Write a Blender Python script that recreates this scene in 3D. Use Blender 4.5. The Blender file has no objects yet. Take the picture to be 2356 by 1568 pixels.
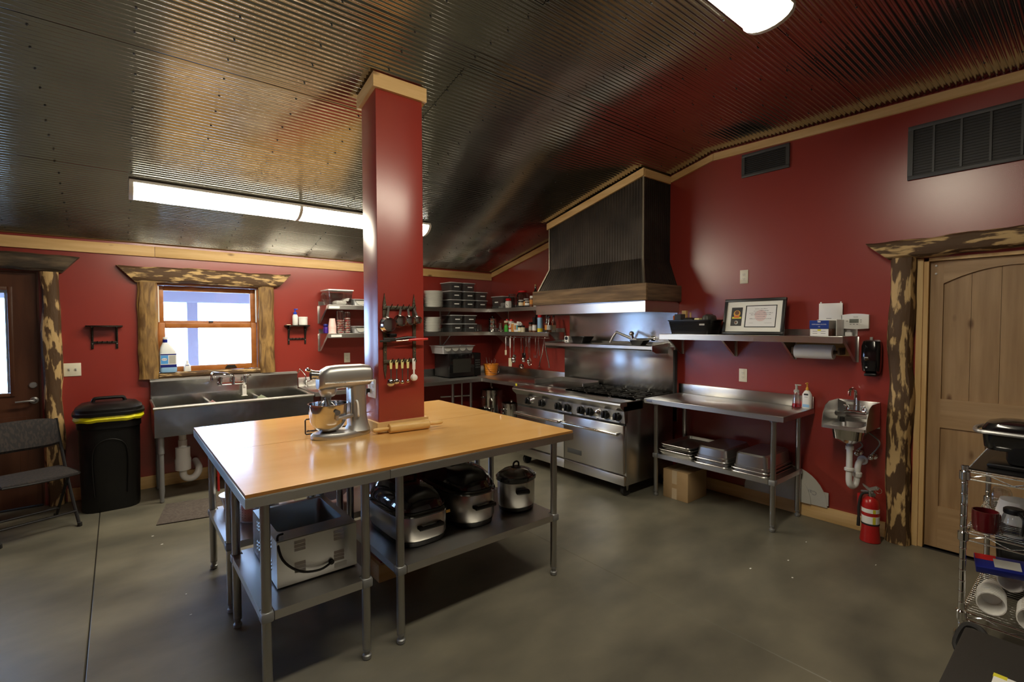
import bpy, bmesh, math, random
from mathutils import Vector, Matrix
random.seed(7)
SC = bpy.context.scene
COL = SC.collection
# World axes: X = distance from the right wall (x=0), Y = distance from the window wall (y=0), Z up.
# ---------------------------------------------------------------- camera
F_PX, YAW, PITCH, ROLL = 1117.5, 0.6827, -0.0318, -0.0025
cam = bpy.data.objects.new('camera', bpy.data.cameras.new('camera'))
COL.objects.link(cam)
fw = Vector((-math.sin(YAW)*math.cos(PITCH), -math.cos(YAW)*math.cos(PITCH), math.sin(PITCH)))
rt = Vector((-math.cos(YAW), math.sin(YAW), 0)); up = rt.cross(fw)
r2 = rt*math.cos(ROLL) + up*math.sin(ROLL); u2 = -rt*math.sin(ROLL) + up*math.cos(ROLL)
mw = Matrix((r2, u2, -fw)).transposed().to_4x4(); mw.translation = (4.4032, 5.8952, 1.5777)
cam.matrix_world = mw
cam.data.sensor_width = 36; cam.data.lens = F_PX/2356*36; cam.data.clip_start = .05
SC.camera = cam
# ---------------------------------------------------------------- daylight and exposure
SC.view_settings.view_transform = 'Standard'; SC.view_settings.look = 'None'
SC.view_settings.gamma = 1; SC.view_settings.use_curve_mapping = False
SC.view_settings.exposure = 0.12
SC.cycles.max_bounces = 8; SC.cycles.transparent_max_bounces = 16
LAMP = 40.0            # fluorescent lens strength
LAMP_COL = (1, .90, .70, 1)
w = bpy.data.worlds.new('overcast_sky'); SC.world = w; w.use_nodes = True
nt = w.node_tree; bg = nt.nodes['Background']
bg.inputs[0].default_value = (.38, .60, 1.0, 1); bg.inputs[1].default_value = 22.0
# ---------------------------------------------------------------- materials
MATS = {}
def pm(name, col, rough=.5, metal=0., spec=.5, col2=None, ns=6., stretch=(1,1,1), lo=.4, hi=.6, detail=4.,
       bump=0., bs=40., bstretch=None, alpha=1., coat=0., emit=None, estr=0., rvar=0., wav=0., dist=0., aniso=0.):
    m = bpy.data.materials.new(name); m.use_nodes = True; n = m.node_tree.nodes; l = m.node_tree.links
    b = n['Principled BSDF']; c4 = (*col, 1)
    b.inputs['Base Color'].default_value = c4; b.inputs['Roughness'].default_value = rough
    b.inputs['Metallic'].default_value = metal; b.inputs['Specular IOR Level'].default_value = spec
    b.inputs['Alpha'].default_value = alpha; b.inputs['Coat Weight'].default_value = coat
    if aniso:
        b.inputs['Anisotropic'].default_value = aniso; b.inputs['Anisotropic Rotation'].default_value = .25
    if emit:
        b.inputs['Emission Color'].default_value = (*emit, 1); b.inputs['Emission Strength'].default_value = estr
    tc = None
    def coords(s):
        nonlocal tc
        if tc is None: tc = n.new('ShaderNodeTexCoord')
        mp = n.new('ShaderNodeMapping'); mp.inputs['Scale'].default_value = s
        l.new(tc.outputs['Object'], mp.inputs['Vector']); return mp.outputs[0]
    if col2 or rvar:
        nz = n.new('ShaderNodeTexNoise'); nz.inputs['Scale'].default_value = ns; nz.inputs['Detail'].default_value = detail
        nz.inputs['Distortion'].default_value = dist
        l.new(coords(stretch), nz.inputs['Vector'])
        if col2:
            r = n.new('ShaderNodeValToRGB'); e = r.color_ramp.elements
            e[0].position = lo; e[0].color = c4; e[1].position = hi; e[1].color = (*col2, 1)
            l.new(nz.outputs[0], r.inputs[0]); l.new(r.outputs[0], b.inputs['Base Color'])
        if rvar:
            mr = n.new('ShaderNodeMapRange'); mr.inputs[3].default_value = rough-rvar; mr.inputs[4].default_value = rough+rvar
            l.new(nz.outputs[0], mr.inputs[0]); l.new(mr.outputs[0], b.inputs['Roughness'])
    if bump or wav:
        last = None
        for st, sc, ss in ((bump, bs, bstretch or stretch), (wav, 2.5, (1,1,1))):
            if not st: continue
            nb = n.new('ShaderNodeTexNoise'); nb.inputs['Scale'].default_value = sc; nb.inputs['Detail'].default_value = 3
            l.new(coords(ss), nb.inputs['Vector'])
            bp = n.new('ShaderNodeBump'); bp.inputs['Strength'].default_value = st
            bp.inputs['Distance'].default_value = .05 if sc == 2.5 else .01
            l.new(nb.outputs[0], bp.inputs['Height'])
            if last: l.new(last, bp.inputs['Normal'])
            last = bp.outputs[0]
        l.new(last, b.inputs['Normal'])
    MATS[name] = m; return m
def knotty(name, col, col2, knot, axis, rough=.55):
    """pine with long grain along one axis and dark knots"""
    s = [14, 14, 14]; s[axis] = 1.2
    m = pm(name, col, rough, col2=col2, ns=1.6, stretch=s, lo=.35, hi=.68, detail=5)
    n = m.node_tree.nodes; l = m.node_tree.links; b = n['Principled BSDF']
    src = b.inputs['Base Color'].links[0].from_socket
    tc = n.new('ShaderNodeTexCoord'); mp = n.new('ShaderNodeMapping'); k = [5, 5, 5]; k[axis] = 2.2
    mp.inputs['Scale'].default_value = k; l.new(tc.outputs['Object'], mp.inputs['Vector'])
    v = n.new('ShaderNodeTexVoronoi'); v.inputs['Scale'].default_value = 1.3; l.new(mp.outputs[0], v.inputs['Vector'])
    r = n.new('ShaderNodeValToRGB'); e = r.color_ramp.elements
    e[0].position = .05; e[0].color = (1,1,1,1); e[1].position = .13; e[1].color = (0,0,0,1)
    l.new(v.outputs['Distance'], r.inputs[0])
    mx = n.new('ShaderNodeMix'); mx.data_type = 'RGBA'
    l.new(r.outputs[0], mx.inputs[0]); l.new(src, mx.inputs[6]); mx.inputs[7].default_value = (*knot, 1)
    l.new(mx.outputs[2], b.inputs['Base Color']); return m
def glassy(name, tint, gloss=.08, rough=.02):
    """clear pane: sees through, lets light through, mirrors a little"""
    m = bpy.data.materials.new(name); m.use_nodes = True; n = m.node_tree.nodes; l = m.node_tree.links
    n.remove(n['Principled BSDF'])
    t = n.new('ShaderNodeBsdfTransparent'); t.inputs[0].default_value = (*tint, 1)
    g = n.new('ShaderNodeBsdfGlossy'); g.inputs['Roughness'].default_value = rough
    f = n.new('ShaderNodeLayerWeight'); f.inputs[0].default_value = .25
    mr = n.new('ShaderNodeMapRange'); mr.inputs[3].default_value = gloss; mr.inputs[4].default_value = .75
    l.new(f.outputs['Fresnel'], mr.inputs[0])
    x = n.new('ShaderNodeMixShader'); l.new(mr.outputs[0], x.inputs[0]); l.new(t.outputs[0], x.inputs[1]); l.new(g.outputs[0], x.inputs[2])
    l.new(x.outputs[0], n['Material Output'].inputs[0]); MATS[name] = m; return m
pm('red_paint', (.285,.030,.021), .28, spec=1., bump=.04, bs=220)
pm('floor_concrete', (.088,.084,.066), .40, spec=.45, col2=(.205,.188,.140), ns=2.0, lo=.30, hi=.72, detail=12, stretch=(.8,1.25,1), bump=.03, bs=60, rvar=.0)
pm('slab_joint', (.03,.025,.02), .9)
pm('galvanized', (.40,.40,.375), .15, metal=1., col2=(.50,.50,.47), ns=2.2, lo=.3, hi=.7, detail=3)
pm('screw_zinc', (.05,.05,.05), .4, metal=.6)
pm('hood_metal', (.026,.022,.019), .45, metal=.8, col2=(.060,.049,.040), ns=3., lo=.35, hi=.7)
pm('hood_seam', (.16,.14,.11), .35, metal=.9)
pm('steel', (.56,.555,.54), .30, metal=1., bump=.02, bs=30, bstretch=(1,1,22), wav=.03, aniso=.8)
pm('steel_v', (.54,.535,.52), .28, metal=1., bump=.02, bs=30, bstretch=(14,14,1), wav=.04, aniso=.5)
pm('steel_top', (.54,.53,.51), .34, metal=1., bump=.02, bs=30, bstretch=(30,1,1), wav=.03, aniso=.6)
pm('steel_wavy', (.50,.495,.47), .20, metal=1., bump=.02, bs=30, bstretch=(1,1,20), wav=.22)
pm('steel_guard', (.54,.54,.53), .22, metal=1., bump=.008, bs=30, bstretch=(1,1,20), wav=.035, aniso=.75)
pm('galv_leg', (.46,.46,.45), .30, metal=1.)
pm('galv_grey', (.33,.34,.35), .45, metal=.7)
pm('chrome', (.78,.78,.78), .07, metal=1.)
pm('polished_steel', (.62,.61,.59), .11, metal=1.)
pm('satin_silver', (.50,.50,.50), .38, metal=.85)
pm('pan_steel', (.56,.55,.53), .30, metal=1., wav=.05)
pm('griddle_iron', (.030,.028,.026), .35, metal=.5)
pm('cast_iron', (.018,.017,.016), .6)
pm('black_plastic', (.0045,.0045,.005), .36, spec=.4, bump=.04, bs=300)
pm('black_gloss', (.006,.006,.007), .12, coat=.5)
pm('black_enamel', (.010,.010,.014), .10, coat=.8)
pm('rubber', (.014,.013,.013), .75)
pm('dark_bag', (.012,.012,.012), .5, bump=.3, bs=30)
pm('yellow_bag', (.82,.76,.012), .35, bump=.35, bs=40)
knotty('pine_x', (.64,.40,.155), (.78,.54,.25), (.20,.09,.03), 0)
knotty('pine_y', (.64,.40,.155), (.78,.54,.25), (.20,.09,.03), 1)
knotty('pine_z', (.64,.40,.155), (.78,.54,.25), (.20,.09,.03), 2)
knotty('door_alder', (.31,.185,.085), (.42,.27,.135), (.15,.075,.03), 2, .5)
knotty('door_alder_y', (.34,.21,.10), (.45,.295,.15), (.15,.075,.03), 1, .5)
pm('maple_top', (.64,.355,.115), .23, col2=(.70,.41,.145), ns=2.2, stretch=(1.2,4,1), lo=.3, hi=.7, spec=.5, coat=.25, detail=6)
pm('maple_edge', (.34,.15,.035), .5)
pm('pin_wood', (.66,.40,.13), .42, col2=(.74,.49,.19), ns=3, stretch=(3,20,20))
pm('barn_wood', (.085,.052,.028), .75, col2=(.26,.165,.085), ns=2.2, stretch=(10,.9,10), lo=.33, hi=.68, detail=8, bump=.5, bs=8, bstretch=(10,1,10))
pm('barn_wood_x', (.06,.038,.024), .75, col2=(.20,.125,.068), ns=2.2, stretch=(.9,10,10), lo=.33, hi=.68, detail=8, bump=.5, bs=8, bstretch=(1,10,10))
for ax, st, k_, lo_, hi_ in (('x',(1.5,7,7),4.4,.515,.60), ('y',(7,1.6,7),3.6,.505,.57), ('z',(6,6,1.6),3.6,.505,.565)):
    pm('bark_'+ax, (.088,.046,.018), .72, col2=(.56,.38,.165), ns=k_, stretch=st, lo=lo_, hi=hi_, detail=6, dist=.25, bump=.7, bs=5, bstretch=st)
pm('bark_grey', (.050,.038,.026), .75, col2=(.16,.115,.07), ns=1.5, stretch=(2,9,9), lo=.45, hi=.62, detail=6, bump=.6, bs=6)
pm('log_honey', (.125,.064,.020), .6, col2=(.38,.225,.070), ns=2.4, stretch=(8,8,1.6), lo=.36, hi=.66, detail=7, dist=1.2, bump=.4, bs=6, bstretch=(8,8,1.5))
pm('sash_wood', (.34,.115,.022), .38, col2=(.43,.16,.04), ns=3, stretch=(4,4,4))
pm('door_brown', (.075,.027,.013), .38, col2=(.10,.038,.018), ns=2.5, stretch=(6,6,.8))
pm('white_paint', (.80,.79,.74), .4)
pm('ivory_plate', (.78,.74,.60), .35)
pm('white_plastic', (.82,.82,.80), .35)
pm('pvc', (.78,.78,.76), .3)
pm('paper_white', (.84,.84,.82), .8)
pm('ceramic', (.90,.90,.86), .14, coat=.3)
pm('lens_glow', (.9,.9,.9), .4, emit=LAMP_COL[:3], estr=LAMP)
pm('lens_glow_near', (.9,.9,.9), .4, emit=LAMP_COL[:3], estr=LAMP*.72)
pm('vent_black', (.010,.010,.011), .5)
pm('vent_grey', (.055,.058,.060), .45)
glassy('window_glass', (.96,.97,.97), .03)
glassy('clear_glass', (.86,.88,.88), .10, .03)
pm('tub_plastic', (.075,.078,.08), .18, alpha=.55)
glassy('smoke_plastic', (.52,.50,.49), .14, .08)
glassy('clear_film', (.93,.93,.92), .20, .10)
glassy('pink_liquid', (.85,.10,.14), .12, .05)
glassy('amber', (.55,.24,.05), .12, .05)
pm('porch_paint', (.30,.31,.36), .8)
pm('ground', (.5,.5,.46), .9)
pm('mat_grey', (.085,.068,.060), .95, col2=(.12,.098,.085), ns=60)
pm('chair_metal', (.028,.027,.029), .35, metal=.6)
pm('chair_fabric', (.022,.020,.022), .9, col2=(.042,.033,.031), ns=30, stretch=(2.6,2.6,.7), lo=.45, hi=.6, detail=1)
pm('cardboard', (.40,.265,.13), .85)
pm('box_tape', (.52,.40,.25), .4)
pm('red_metal', (.42,.012,.012), .3, coat=.3)
pm('red_plastic', (.60,.015,.020), .3)
pm('dark_red_mug', (.11,.008,.012), .15, coat=.5)
pm('iron_dark', (.022,.018,.014), .6, metal=.5, bump=.5, bs=60)
pm('rack_iron', (.10,.085,.060), .55, metal=.7, bump=.5, bs=70)
pm('blue_plastic', (.02,.06,.48), .3)
pm('navy', (.010,.018,.20), .35)
pm('sky_label', (.09,.36,.82), .4)
pm('light_blue', (.30,.55,.85), .3)
pm('grey_label', (.45,.45,.42), .6)
pm('jug_white', (.78,.82,.84), .35)
pm('pink_cup', (.82,.55,.52), .5)
pm('red_white', (.75,.70,.66), .5, col2=(.60,.03,.04), ns=24, stretch=(1,1,2.5), lo=.45, hi=.55, detail=2)
pm('purple', (.06,.02,.30), .4)
pm('orange_pail', (.70,.24,.02), .35)
pm('orange_label', (.62,.26,.05), .5)
pm('green_plastic', (.06,.42,.05), .3)
pm('teal_label', (.05,.30,.36), .5)
pm('cream', (.72,.66,.48), .5)
pm('yellow', (.75,.66,.04), .45)
pm('pale_yellow', (.78,.70,.30), .4)
pm('brown_jar', (.16,.06,.025), .3)
pm('rubber_white', (.76,.68,.50), .5)
pm('silver_tray', (.42,.43,.45), .35, metal=.3)
pm('tan_paint', (.30,.25,.19), .5)
pm('tape_black', (.02,.02,.02), .5)
pm('ink', (.03,.03,.04), .7)
pm('ink_grey', (.30,.29,.30), .7)
pm('ink_red', (.60,.28,.26), .8)
pm('ink_blue', (.03,.07,.42), .6)
pm('lcd', (.17,.19,.17), .3)
pm('gold_print', (.72,.40,.05), .5)
pm('orange_print', (.70,.16,.02), .5)
pm('yellow_print', (.68,.62,.04), .5)
pm('frame_black', (.012,.012,.012), .4)
pm('mat_board', (.86,.86,.78), .8)
pm('cloth_green', (.55,.60,.44), .9)
pm('cloth_white', (.80,.78,.74), .9)
pm('cloth_stripe', (.75,.70,.66), .9, col2=(.55,.12,.13), ns=30, stretch=(1,4,4), lo=.48, hi=.52)
pm('bubble_wrap', (.55,.56,.55), .3)
pm('bread_bag', (.05,.055,.045), .35)
pm('tub_lid', (.62,.63,.64), .3, alpha=.8)
pm('navy_box', (.012,.045,.26), .35)
pm('grey_card', (.52,.51,.46), .8)
pm('ink_red_pale', (.78,.62,.60), .8)
pm('foam', (.80,.79,.76), .6)
pm('trunk_top', (.022,.020,.018), .6, bump=.1, bs=200)
pm('oven_glass', (.030,.030,.026), .25)
pm('gasket', (.02,.02,.02), .8)
# ---------------------------------------------------------------- mesh helpers
OFF = {}
class B:
    """collects shapes in world coordinates for ONE mesh"""
    def __init__(s): s.bm = bmesh.new()
    def _place(s, vs, M):
        if M is not None: bmesh.ops.transform(s.bm, matrix=M, verts=vs)
    def box(s, x0, x1, y0, y1, z0, z1, bev=0, M=None, seg=2):
        x0, x1 = sorted((x0, x1)); y0, y1 = sorted((y0, y1)); z0, z1 = sorted((z0, z1))
        r = bmesh.ops.create_cube(s.bm, size=1); vs = r['verts']
        for v in vs:
            v.co = Vector((x0+(v.co.x+.5)*(x1-x0), y0+(v.co.y+.5)*(y1-y0), z0+(v.co.z+.5)*(z1-z0)))
        if bev:
            es = list({e for v in vs for e in v.link_edges})
            r = bmesh.ops.bevel(s.bm, geom=es, offset=min(bev, .49*min(x1-x0, y1-y0, z1-z0)), segments=seg, affect='EDGES', profile=.5)
            vs = list({v for f in r['faces'] for v in f.verts} | {v for v in vs if v.is_valid})
        s._place(vs, M); return s
    def ring_loft(s, rings, cap0=True, cap1=True, closed=True, M=None):
        V = [[s.bm.verts.new(Vector(p)) for p in r] for r in rings]; n = len(V[0])
        for a, b in zip(V, V[1:]):
            for i in range(n if closed else n-1):
                j = (i+1) % n
                try: s.bm.faces.new((a[i], a[j], b[j], b[i]))
                except ValueError: pass
        if closed and cap0: s.bm.faces.new(V[0][::-1])
        if closed and cap1: s.bm.faces.new(V[-1])
        s._place([v for r in V for v in r], M); return s
    def lathe(s, prof, n=20, c=(0,0,0), M=None, cap0=True, cap1=True, sx=1., sy=1.):
        rings = [[(c[0]+r*sx*math.cos(2*math.pi*i/n), c[1]+r*sy*math.sin(2*math.pi*i/n), c[2]+z) for i in range(n)] for r, z in [(max(a, .0004), b) for a, b in prof]]
        return s.ring_loft(rings, cap0, cap1, M=M)
    def tube(s, pts, r, n=8, cap=True, M=None):
        pts = [Vector(p) for p in pts]; rs = r if isinstance(r, (list, tuple)) else [r]*len(pts)
        t0 = (pts[1]-pts[0]).normalized(); a = Vector((0,0,1)) if abs(t0.z) < .9 else Vector((1,0,0))
        nrm = t0.cross(a).normalized(); rings = []; pt = t0
        for i, p in enumerate(pts):
            t = (pts[min(i+1, len(pts)-1)]-pts[max(i-1, 0)]).normalized()
            ax = pt.cross(t)
            if ax.length > 1e-6: nrm = Matrix.Rotation(pt.angle(t), 3, ax.normalized()) @ nrm
            pt = t; bn = t.cross(nrm).normalized()
            rings.append([p+(nrm*math.cos(2*math.pi*k/n)+bn*math.sin(2*math.pi*k/n))*rs[i] for k in range(n)])
        return s.ring_loft(rings, cap, cap, M=M)
    def cyl(s, p0, p1, r, r1=None, n=16, M=None): return s.tube([p0, p1], [r, r if r1 is None else r1], n, M=M)
    def prism(s, poly, axis, a0, a1, M=None):
        """polygon extruded along axis 0/1/2 from a0 to a1; poly holds the two other coordinates in order"""
        def p3(q, a):
            v = list(q); v.insert(axis, a); return v
        return s.ring_loft([[p3(q, a0) for q in poly], [p3(q, a1) for q in poly]], M=M)
    def quad(s, *p):
        s.bm.faces.new([s.bm.verts.new(Vector(q)) for q in p]); return s
    def ball(s, c, r, n=12, sz=1., M=None):
        k = max(5, n//2)
        prof = [(r*math.sin(math.pi*i/k), -r*sz*math.cos(math.pi*i/k)) for i in range(k+1)]
        return s.lathe(prof, n, c, M)
def rrect(x0, x1, y0, y1, r, z, n=4):
    r = min(r, .49*(x1-x0), .49*(y1-y0)); out = []
    for cx, cy, a in ((x1-r, y1-r, 0), (x0+r, y1-r, 90), (x0+r, y0+r, 180), (x1-r, y0+r, 270)):
        for i in range(n+1):
            t = math.radians(a+90*i/n); out.append((cx+r*math.cos(t), cy+r*math.sin(t), z))
    return out
def smooth(pts, k=6):
    P = [Vector(p) for p in pts]; out = []
    for i in range(len(P)-1):
        a, b, c, d = P[max(i-1,0)], P[i], P[i+1], P[min(i+2, len(P)-1)]
        for j in range(k):
            t = j/k; out.append(.5*((2*b)+(c-a)*t+(2*a-5*b+4*c-d)*t*t+(3*b-a-3*c+d)*t**3))
    return out+[P[-1]]
def finish(bm, name, mat, flat=False):
    bmesh.ops.recalc_face_normals(bm, faces=bm.faces)
    me = bpy.data.meshes.new(name); bm.to_mesh(me); bm.free()
    if not flat:
        me.polygons.foreach_set('use_smooth', [True]*len(me.polygons)); me.set_sharp_from_angle(angle=math.radians(32))
    me.materials.append(MATS[mat]); return me
def thing(name, label, cat, loc=(0,0,0), group=None, rz=0, local=False):
    o = bpy.data.objects.new(name, None); COL.objects.link(o); o.empty_display_size = .1
    o.location = loc; o.rotation_euler = (0, 0, rz); OFF[o.name] = Vector((0,0,0)) if local else Vector(loc)
    o['label'] = label; o['category'] = cat
    if group: o['group'] = group
    return o
def part(parent, name, b, mat, label=None, kind=None, flat=False):
    off = OFF[parent.name]
    bmesh.ops.translate(b.bm, vec=-off, verts=b.bm.verts)
    o = bpy.data.objects.new(name, finish(b.bm, name, mat, flat)); COL.objects.link(o); o.parent = parent; OFF[o.name] = off
    if label: o['label'] = label
    if kind: o['kind'] = kind
    return o
def solo(name, b, mat, label, cat, loc, group=None, kind=None, local=False, rz=0):
    if not local: bmesh.ops.translate(b.bm, vec=-Vector(loc), verts=b.bm.verts)
    o = bpy.data.objects.new(name, finish(b.bm, name, mat)); COL.objects.link(o); o.location = loc; o.rotation_euler.z = rz
    OFF[o.name] = Vector((0,0,0)) if local else Vector(loc)
    if label: o['label'] = label
    if cat: o['category'] = cat
    if group: o['group'] = group
    if kind: o['kind'] = kind
    return o
def struct(name, b, mat, flat=False):
    o = bpy.data.objects.new(name, finish(b.bm, name, mat, flat)); COL.objects.link(o); o['kind'] = 'structure'
    OFF[o.name] = Vector((0,0,0)); return o
def dup(root, loc, rz=None, label=None, group=None):
    """a copy of a thing with copies of its parts and sub-parts"""
    r = root.copy(); COL.objects.link(r); r.location = loc
    if rz is not None: r.rotation_euler.z = rz
    if label: r['label'] = label
    if group: r['group'] = group
    for ch in list(root.children):
        c = ch.copy(); COL.objects.link(c); c.parent = r
        for g in ch.children:
            d = g.copy(); COL.objects.link(d); d.parent = c
    return r
PI = math.pi
FACE = {'+x': (PI/2, 0, PI/2), '+y': (PI/2, 0, PI), 'up_y': (0, 0, PI)}
def text(parent, s, size, mat, at, face='+x', name='lettering', align='CENTER', ext=.0004, roll=0):
    cu = bpy.data.curves.new('t', 'FONT'); cu.body = s; cu.size = size; cu.align_x = align; cu.align_y = 'CENTER'; cu.extrude = ext
    cu.resolution_u = 2
    o = bpy.data.objects.new('t', cu); COL.objects.link(o); bpy.context.view_layer.update()
    me = bpy.data.meshes.new_from_object(o.evaluated_get(bpy.context.evaluated_depsgraph_get()))
    bpy.data.objects.remove(o); bpy.data.curves.remove(cu)
    me.materials.clear(); me.materials.append(MATS[mat])
    q = bpy.data.objects.new(name, me); COL.objects.link(q); q.parent = parent
    q.location = Vector(at)-OFF[parent.name]; e = FACE[face]; q.rotation_euler = e
    if roll:
        q.rotation_euler = (Matrix.Rotation(e[2], 3, 'Z') @ Matrix.Rotation(e[0], 3, 'X') @ Matrix.Rotation(roll, 3, 'Z')).to_euler()
    OFF[q.name] = OFF[parent.name]; return q
KINK = 3.51
def ceil(y): return 2.36+.2357*y if y <= KINK else 2.36+.2357*KINK-.019*(y-KINK)

# ---------------------------------------------------------------- the room
XL, YF = 7.7, 8.6
b = B(); b.box(-.2, XL+.2, -.2, YF+.2, -.12, -.012); floor = struct('floor', b, 'slab_joint')
for x0, x1 in ((-.0, 1.987), (1.989, 4.547), (4.553, XL)):
    for y0, y1 in ((0, YF),):
        b = B(); b.box(x0, x1, y0, y1, -.05, 0, bev=.003, seg=1); part(floor, 'concrete_slab', b, 'floor_concrete')
# window wall, with openings for window_1 (x 3.195-4.10, z 1.10-2.0) and door_1 (x 4.93-5.87, z 0-2.06)
WX0, WX1, WZ0, WZ1 = 3.19, 4.105, 1.10, 2.005
DX0, DX1, DZ1 = 4.925, 5.87, 2.06
LX0, LX1, LZ0, LZ1 = 6.35, 7.15, .25, 2.05   # window_2, left of the picture
b = B(); T = -.16; top = 2.55
b.box(-.16, WX0, T, 0, 0, top); b.box(WX0, WX1, T, 0, 0, WZ0); b.box(WX0, WX1, T, 0, WZ1, top)
b.box(WX1, DX0, T, 0, 0, top); b.box(DX0, DX1, T, 0, DZ1, top); b.box(DX1, LX0, T, 0, 0, top); b.box(LX0, LX1, T, 0, 0, LZ0); b.box(LX0, LX1, T, 0, LZ1, top); b.box(LX1, XL+.16, T, 0, 0, top)
struct('wall_back', b, 'red_paint')
RY0, RY1, RZ1 = 5.065, 6.00, 2.04
b = B(); zt = ceil(KINK)+.15
b.prism([(0,0),(RY0,0),(RY0,ceil(RY0)+.15),(KINK,zt),(0,ceil(0)+.15)], 0, -.16, 0)
b.box(-.16, 0, RY0, RY1, RZ1, ceil(RY0)+.1); b.box(-.16, -.12, RY0, RY1, -.03, RZ1); b.prism([(RY1,0),(YF,0),(YF,ceil(YF)+.15),(RY1,ceil(RY1)+.15)], 0, -.16, 0)  # unseen closing panel behind the alder door, added to block outside light
struct('wall_right', b, 'red_paint')
b = B(); b.prism([(0,0),(YF,0),(YF,ceil(YF)+.15),(KINK,zt),(0,ceil(0)+.15)], 0, XL, XL+.16); struct('wall_left', b, 'red_paint')
b = B(); b.box(-.16, XL+.16, YF, YF+.16, 0, ceil(YF)+.15); struct('wall_front', b, 'tan_paint')
# ceiling: backing slab and corrugated galvanised sheets, 32 mm pitch, ridges along x
b = B()
for y0, y1 in ((-.16, KINK), (KINK, YF+.16)):
    b.prism([(y0, ceil(y0)+.05), (y1, ceil(y1)+.05), (y1, ceil(y1)+.2), (y0, ceil(y0)+.2)], 0, -.16, XL+.16)
ceiling = struct('ceiling', b, 'galvanized')
def sheet(x0, x1, y0, y1, lift):
    P, A, K = .032, .0048, 10
    n = max(2, int(round((y1-y0)/P*K))); rings = []
    for x in (x0, x1):
        row = []
        for i in range(n+1):
            y = y0+(y1-y0)*i/n
            row.append((x, y, ceil(y)+.014+lift-A*math.cos(2*PI*y/P)))
        rings.append(row)
    q = B(); q.ring_loft(rings, closed=False); return q
SHW = .672
ys = [0.0]
while ys[-1] < YF-.05: ys.append(min(ys[-1]+SHW, YF))
for i, (y0, y1) in enumerate(zip(ys, ys[1:])):
    for j, (x0, x1) in enumerate(((0, 2.705), (2.695, 5.2), (5.19, XL))):
        part(ceiling, 'corrugated_sheet', sheet(x0, x1, y0-.004, min(y1+.022, YF), .003*((i+j) % 2)), 'galvanized')
b = B()
for xs in [i*.4+.30 for i in range(0, 18)]:
    y = .1
    while y < 7.4:
        b.lathe([(.006, 0), (.006, -.003), (.003, -.006), (.0005, -.006)], 6, (xs+random.uniform(-.006,.006), y, ceil(y)+.0075))
        y += .16
part(ceiling, 'screws', b, 'screw_zinc', kind='stuff')

# ---------------------------------------------------------------- wood trim
def slope_board(y0, y1, x0, x1, h, drop=0.):
    q = B(); q.prism([(y0, ceil(y0)-drop-h), (y1, ceil(y1)-drop-h), (y1, ceil(y1)-drop), (y0, ceil(y0)-drop)], 0, x0, x1); return q
def board(name, *a, mat='pine_x', bev=.003):
    q = B(); q.box(*a, bev=bev); return struct(name, q, mat)
board('trim_1', 0.02, 4.1, 0, .024, 2.252, 2.352); board('trim_2', 4.103, XL, 0, .024, 2.252, 2.352)
struct('trim_3', slope_board(.024, 1.665, 0, .022, .068), 'pine_y')
struct('trim_4', slope_board(3.062, 3.508, 0, .022, .062), 'pine_y')
struct('trim_5', slope_board(3.512, 5.9, 0, .022, .066), 'pine_y')
struct('trim_6', slope_board(5.903, YF, 0, .022, .066), 'pine_y')
def baseboard(name, pieces, mat):
    q = B()
    for a in pieces: q.box(*a, bev=.003)
    return struct(name, q, mat)
baseboard('baseboard_back', [(2.4, 4.78, 0, .022, 0, .118), (0.02, 2.39, 0, .022, 0, .118)], 'pine_x')
baseboard('baseboard_right', [(0, .022, .03, 4.88, 0, .112)], 'pine_y')
# column, its boxed trim at the ceiling, on the table and on the floor
CX0, CX1, CY0, CY1 = 2.855, 3.168, 2.865, 3.082
b = B(); b.box(CX0, CX1, CY0, CY1, 0, ceil(CY1)+.03, bev=.004); column = struct('wall_column', b, 'red_paint')
def collar(name, z0f, z1f, t):
    q = B(); o = t
    q.prism([(CY1, z0f(CY1)), (CY1+o, z0f(CY1)), (CY1+o, z1f(CY1+o)), (CY1, z1f(CY1))], 0, CX0-o, CX1+o); p1 = part(column, name, q, 'pine_x')
    q = B(); q.prism([(CY0-o, z0f(CY0)), (CY0, z0f(CY0)), (CY0, z1f(CY0)), (CY0-o, z1f(CY0-o))], 0, CX0-o, CX1+o); part(column, name, q, 'pine_x')
    for xa, xb in ((CX1, CX1+o), (CX0-o, CX0)):
        q = B(); q.prism([(CY0, z0f(CY0)), (CY1, z0f(CY1)), (CY1, z1f(CY1)), (CY0, z1f(CY0))], 0, xa, xb); part(column, name, q, 'pine_y')
collar('ceiling_trim', lambda y: ceil(y)-.082, lambda y: ceil(y)-.001, .022)
collar('table_trim', lambda y: .9215, lambda y: .985, .018)
collar('floor_trim', lambda y: .001, lambda y: .11, .022)
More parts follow.
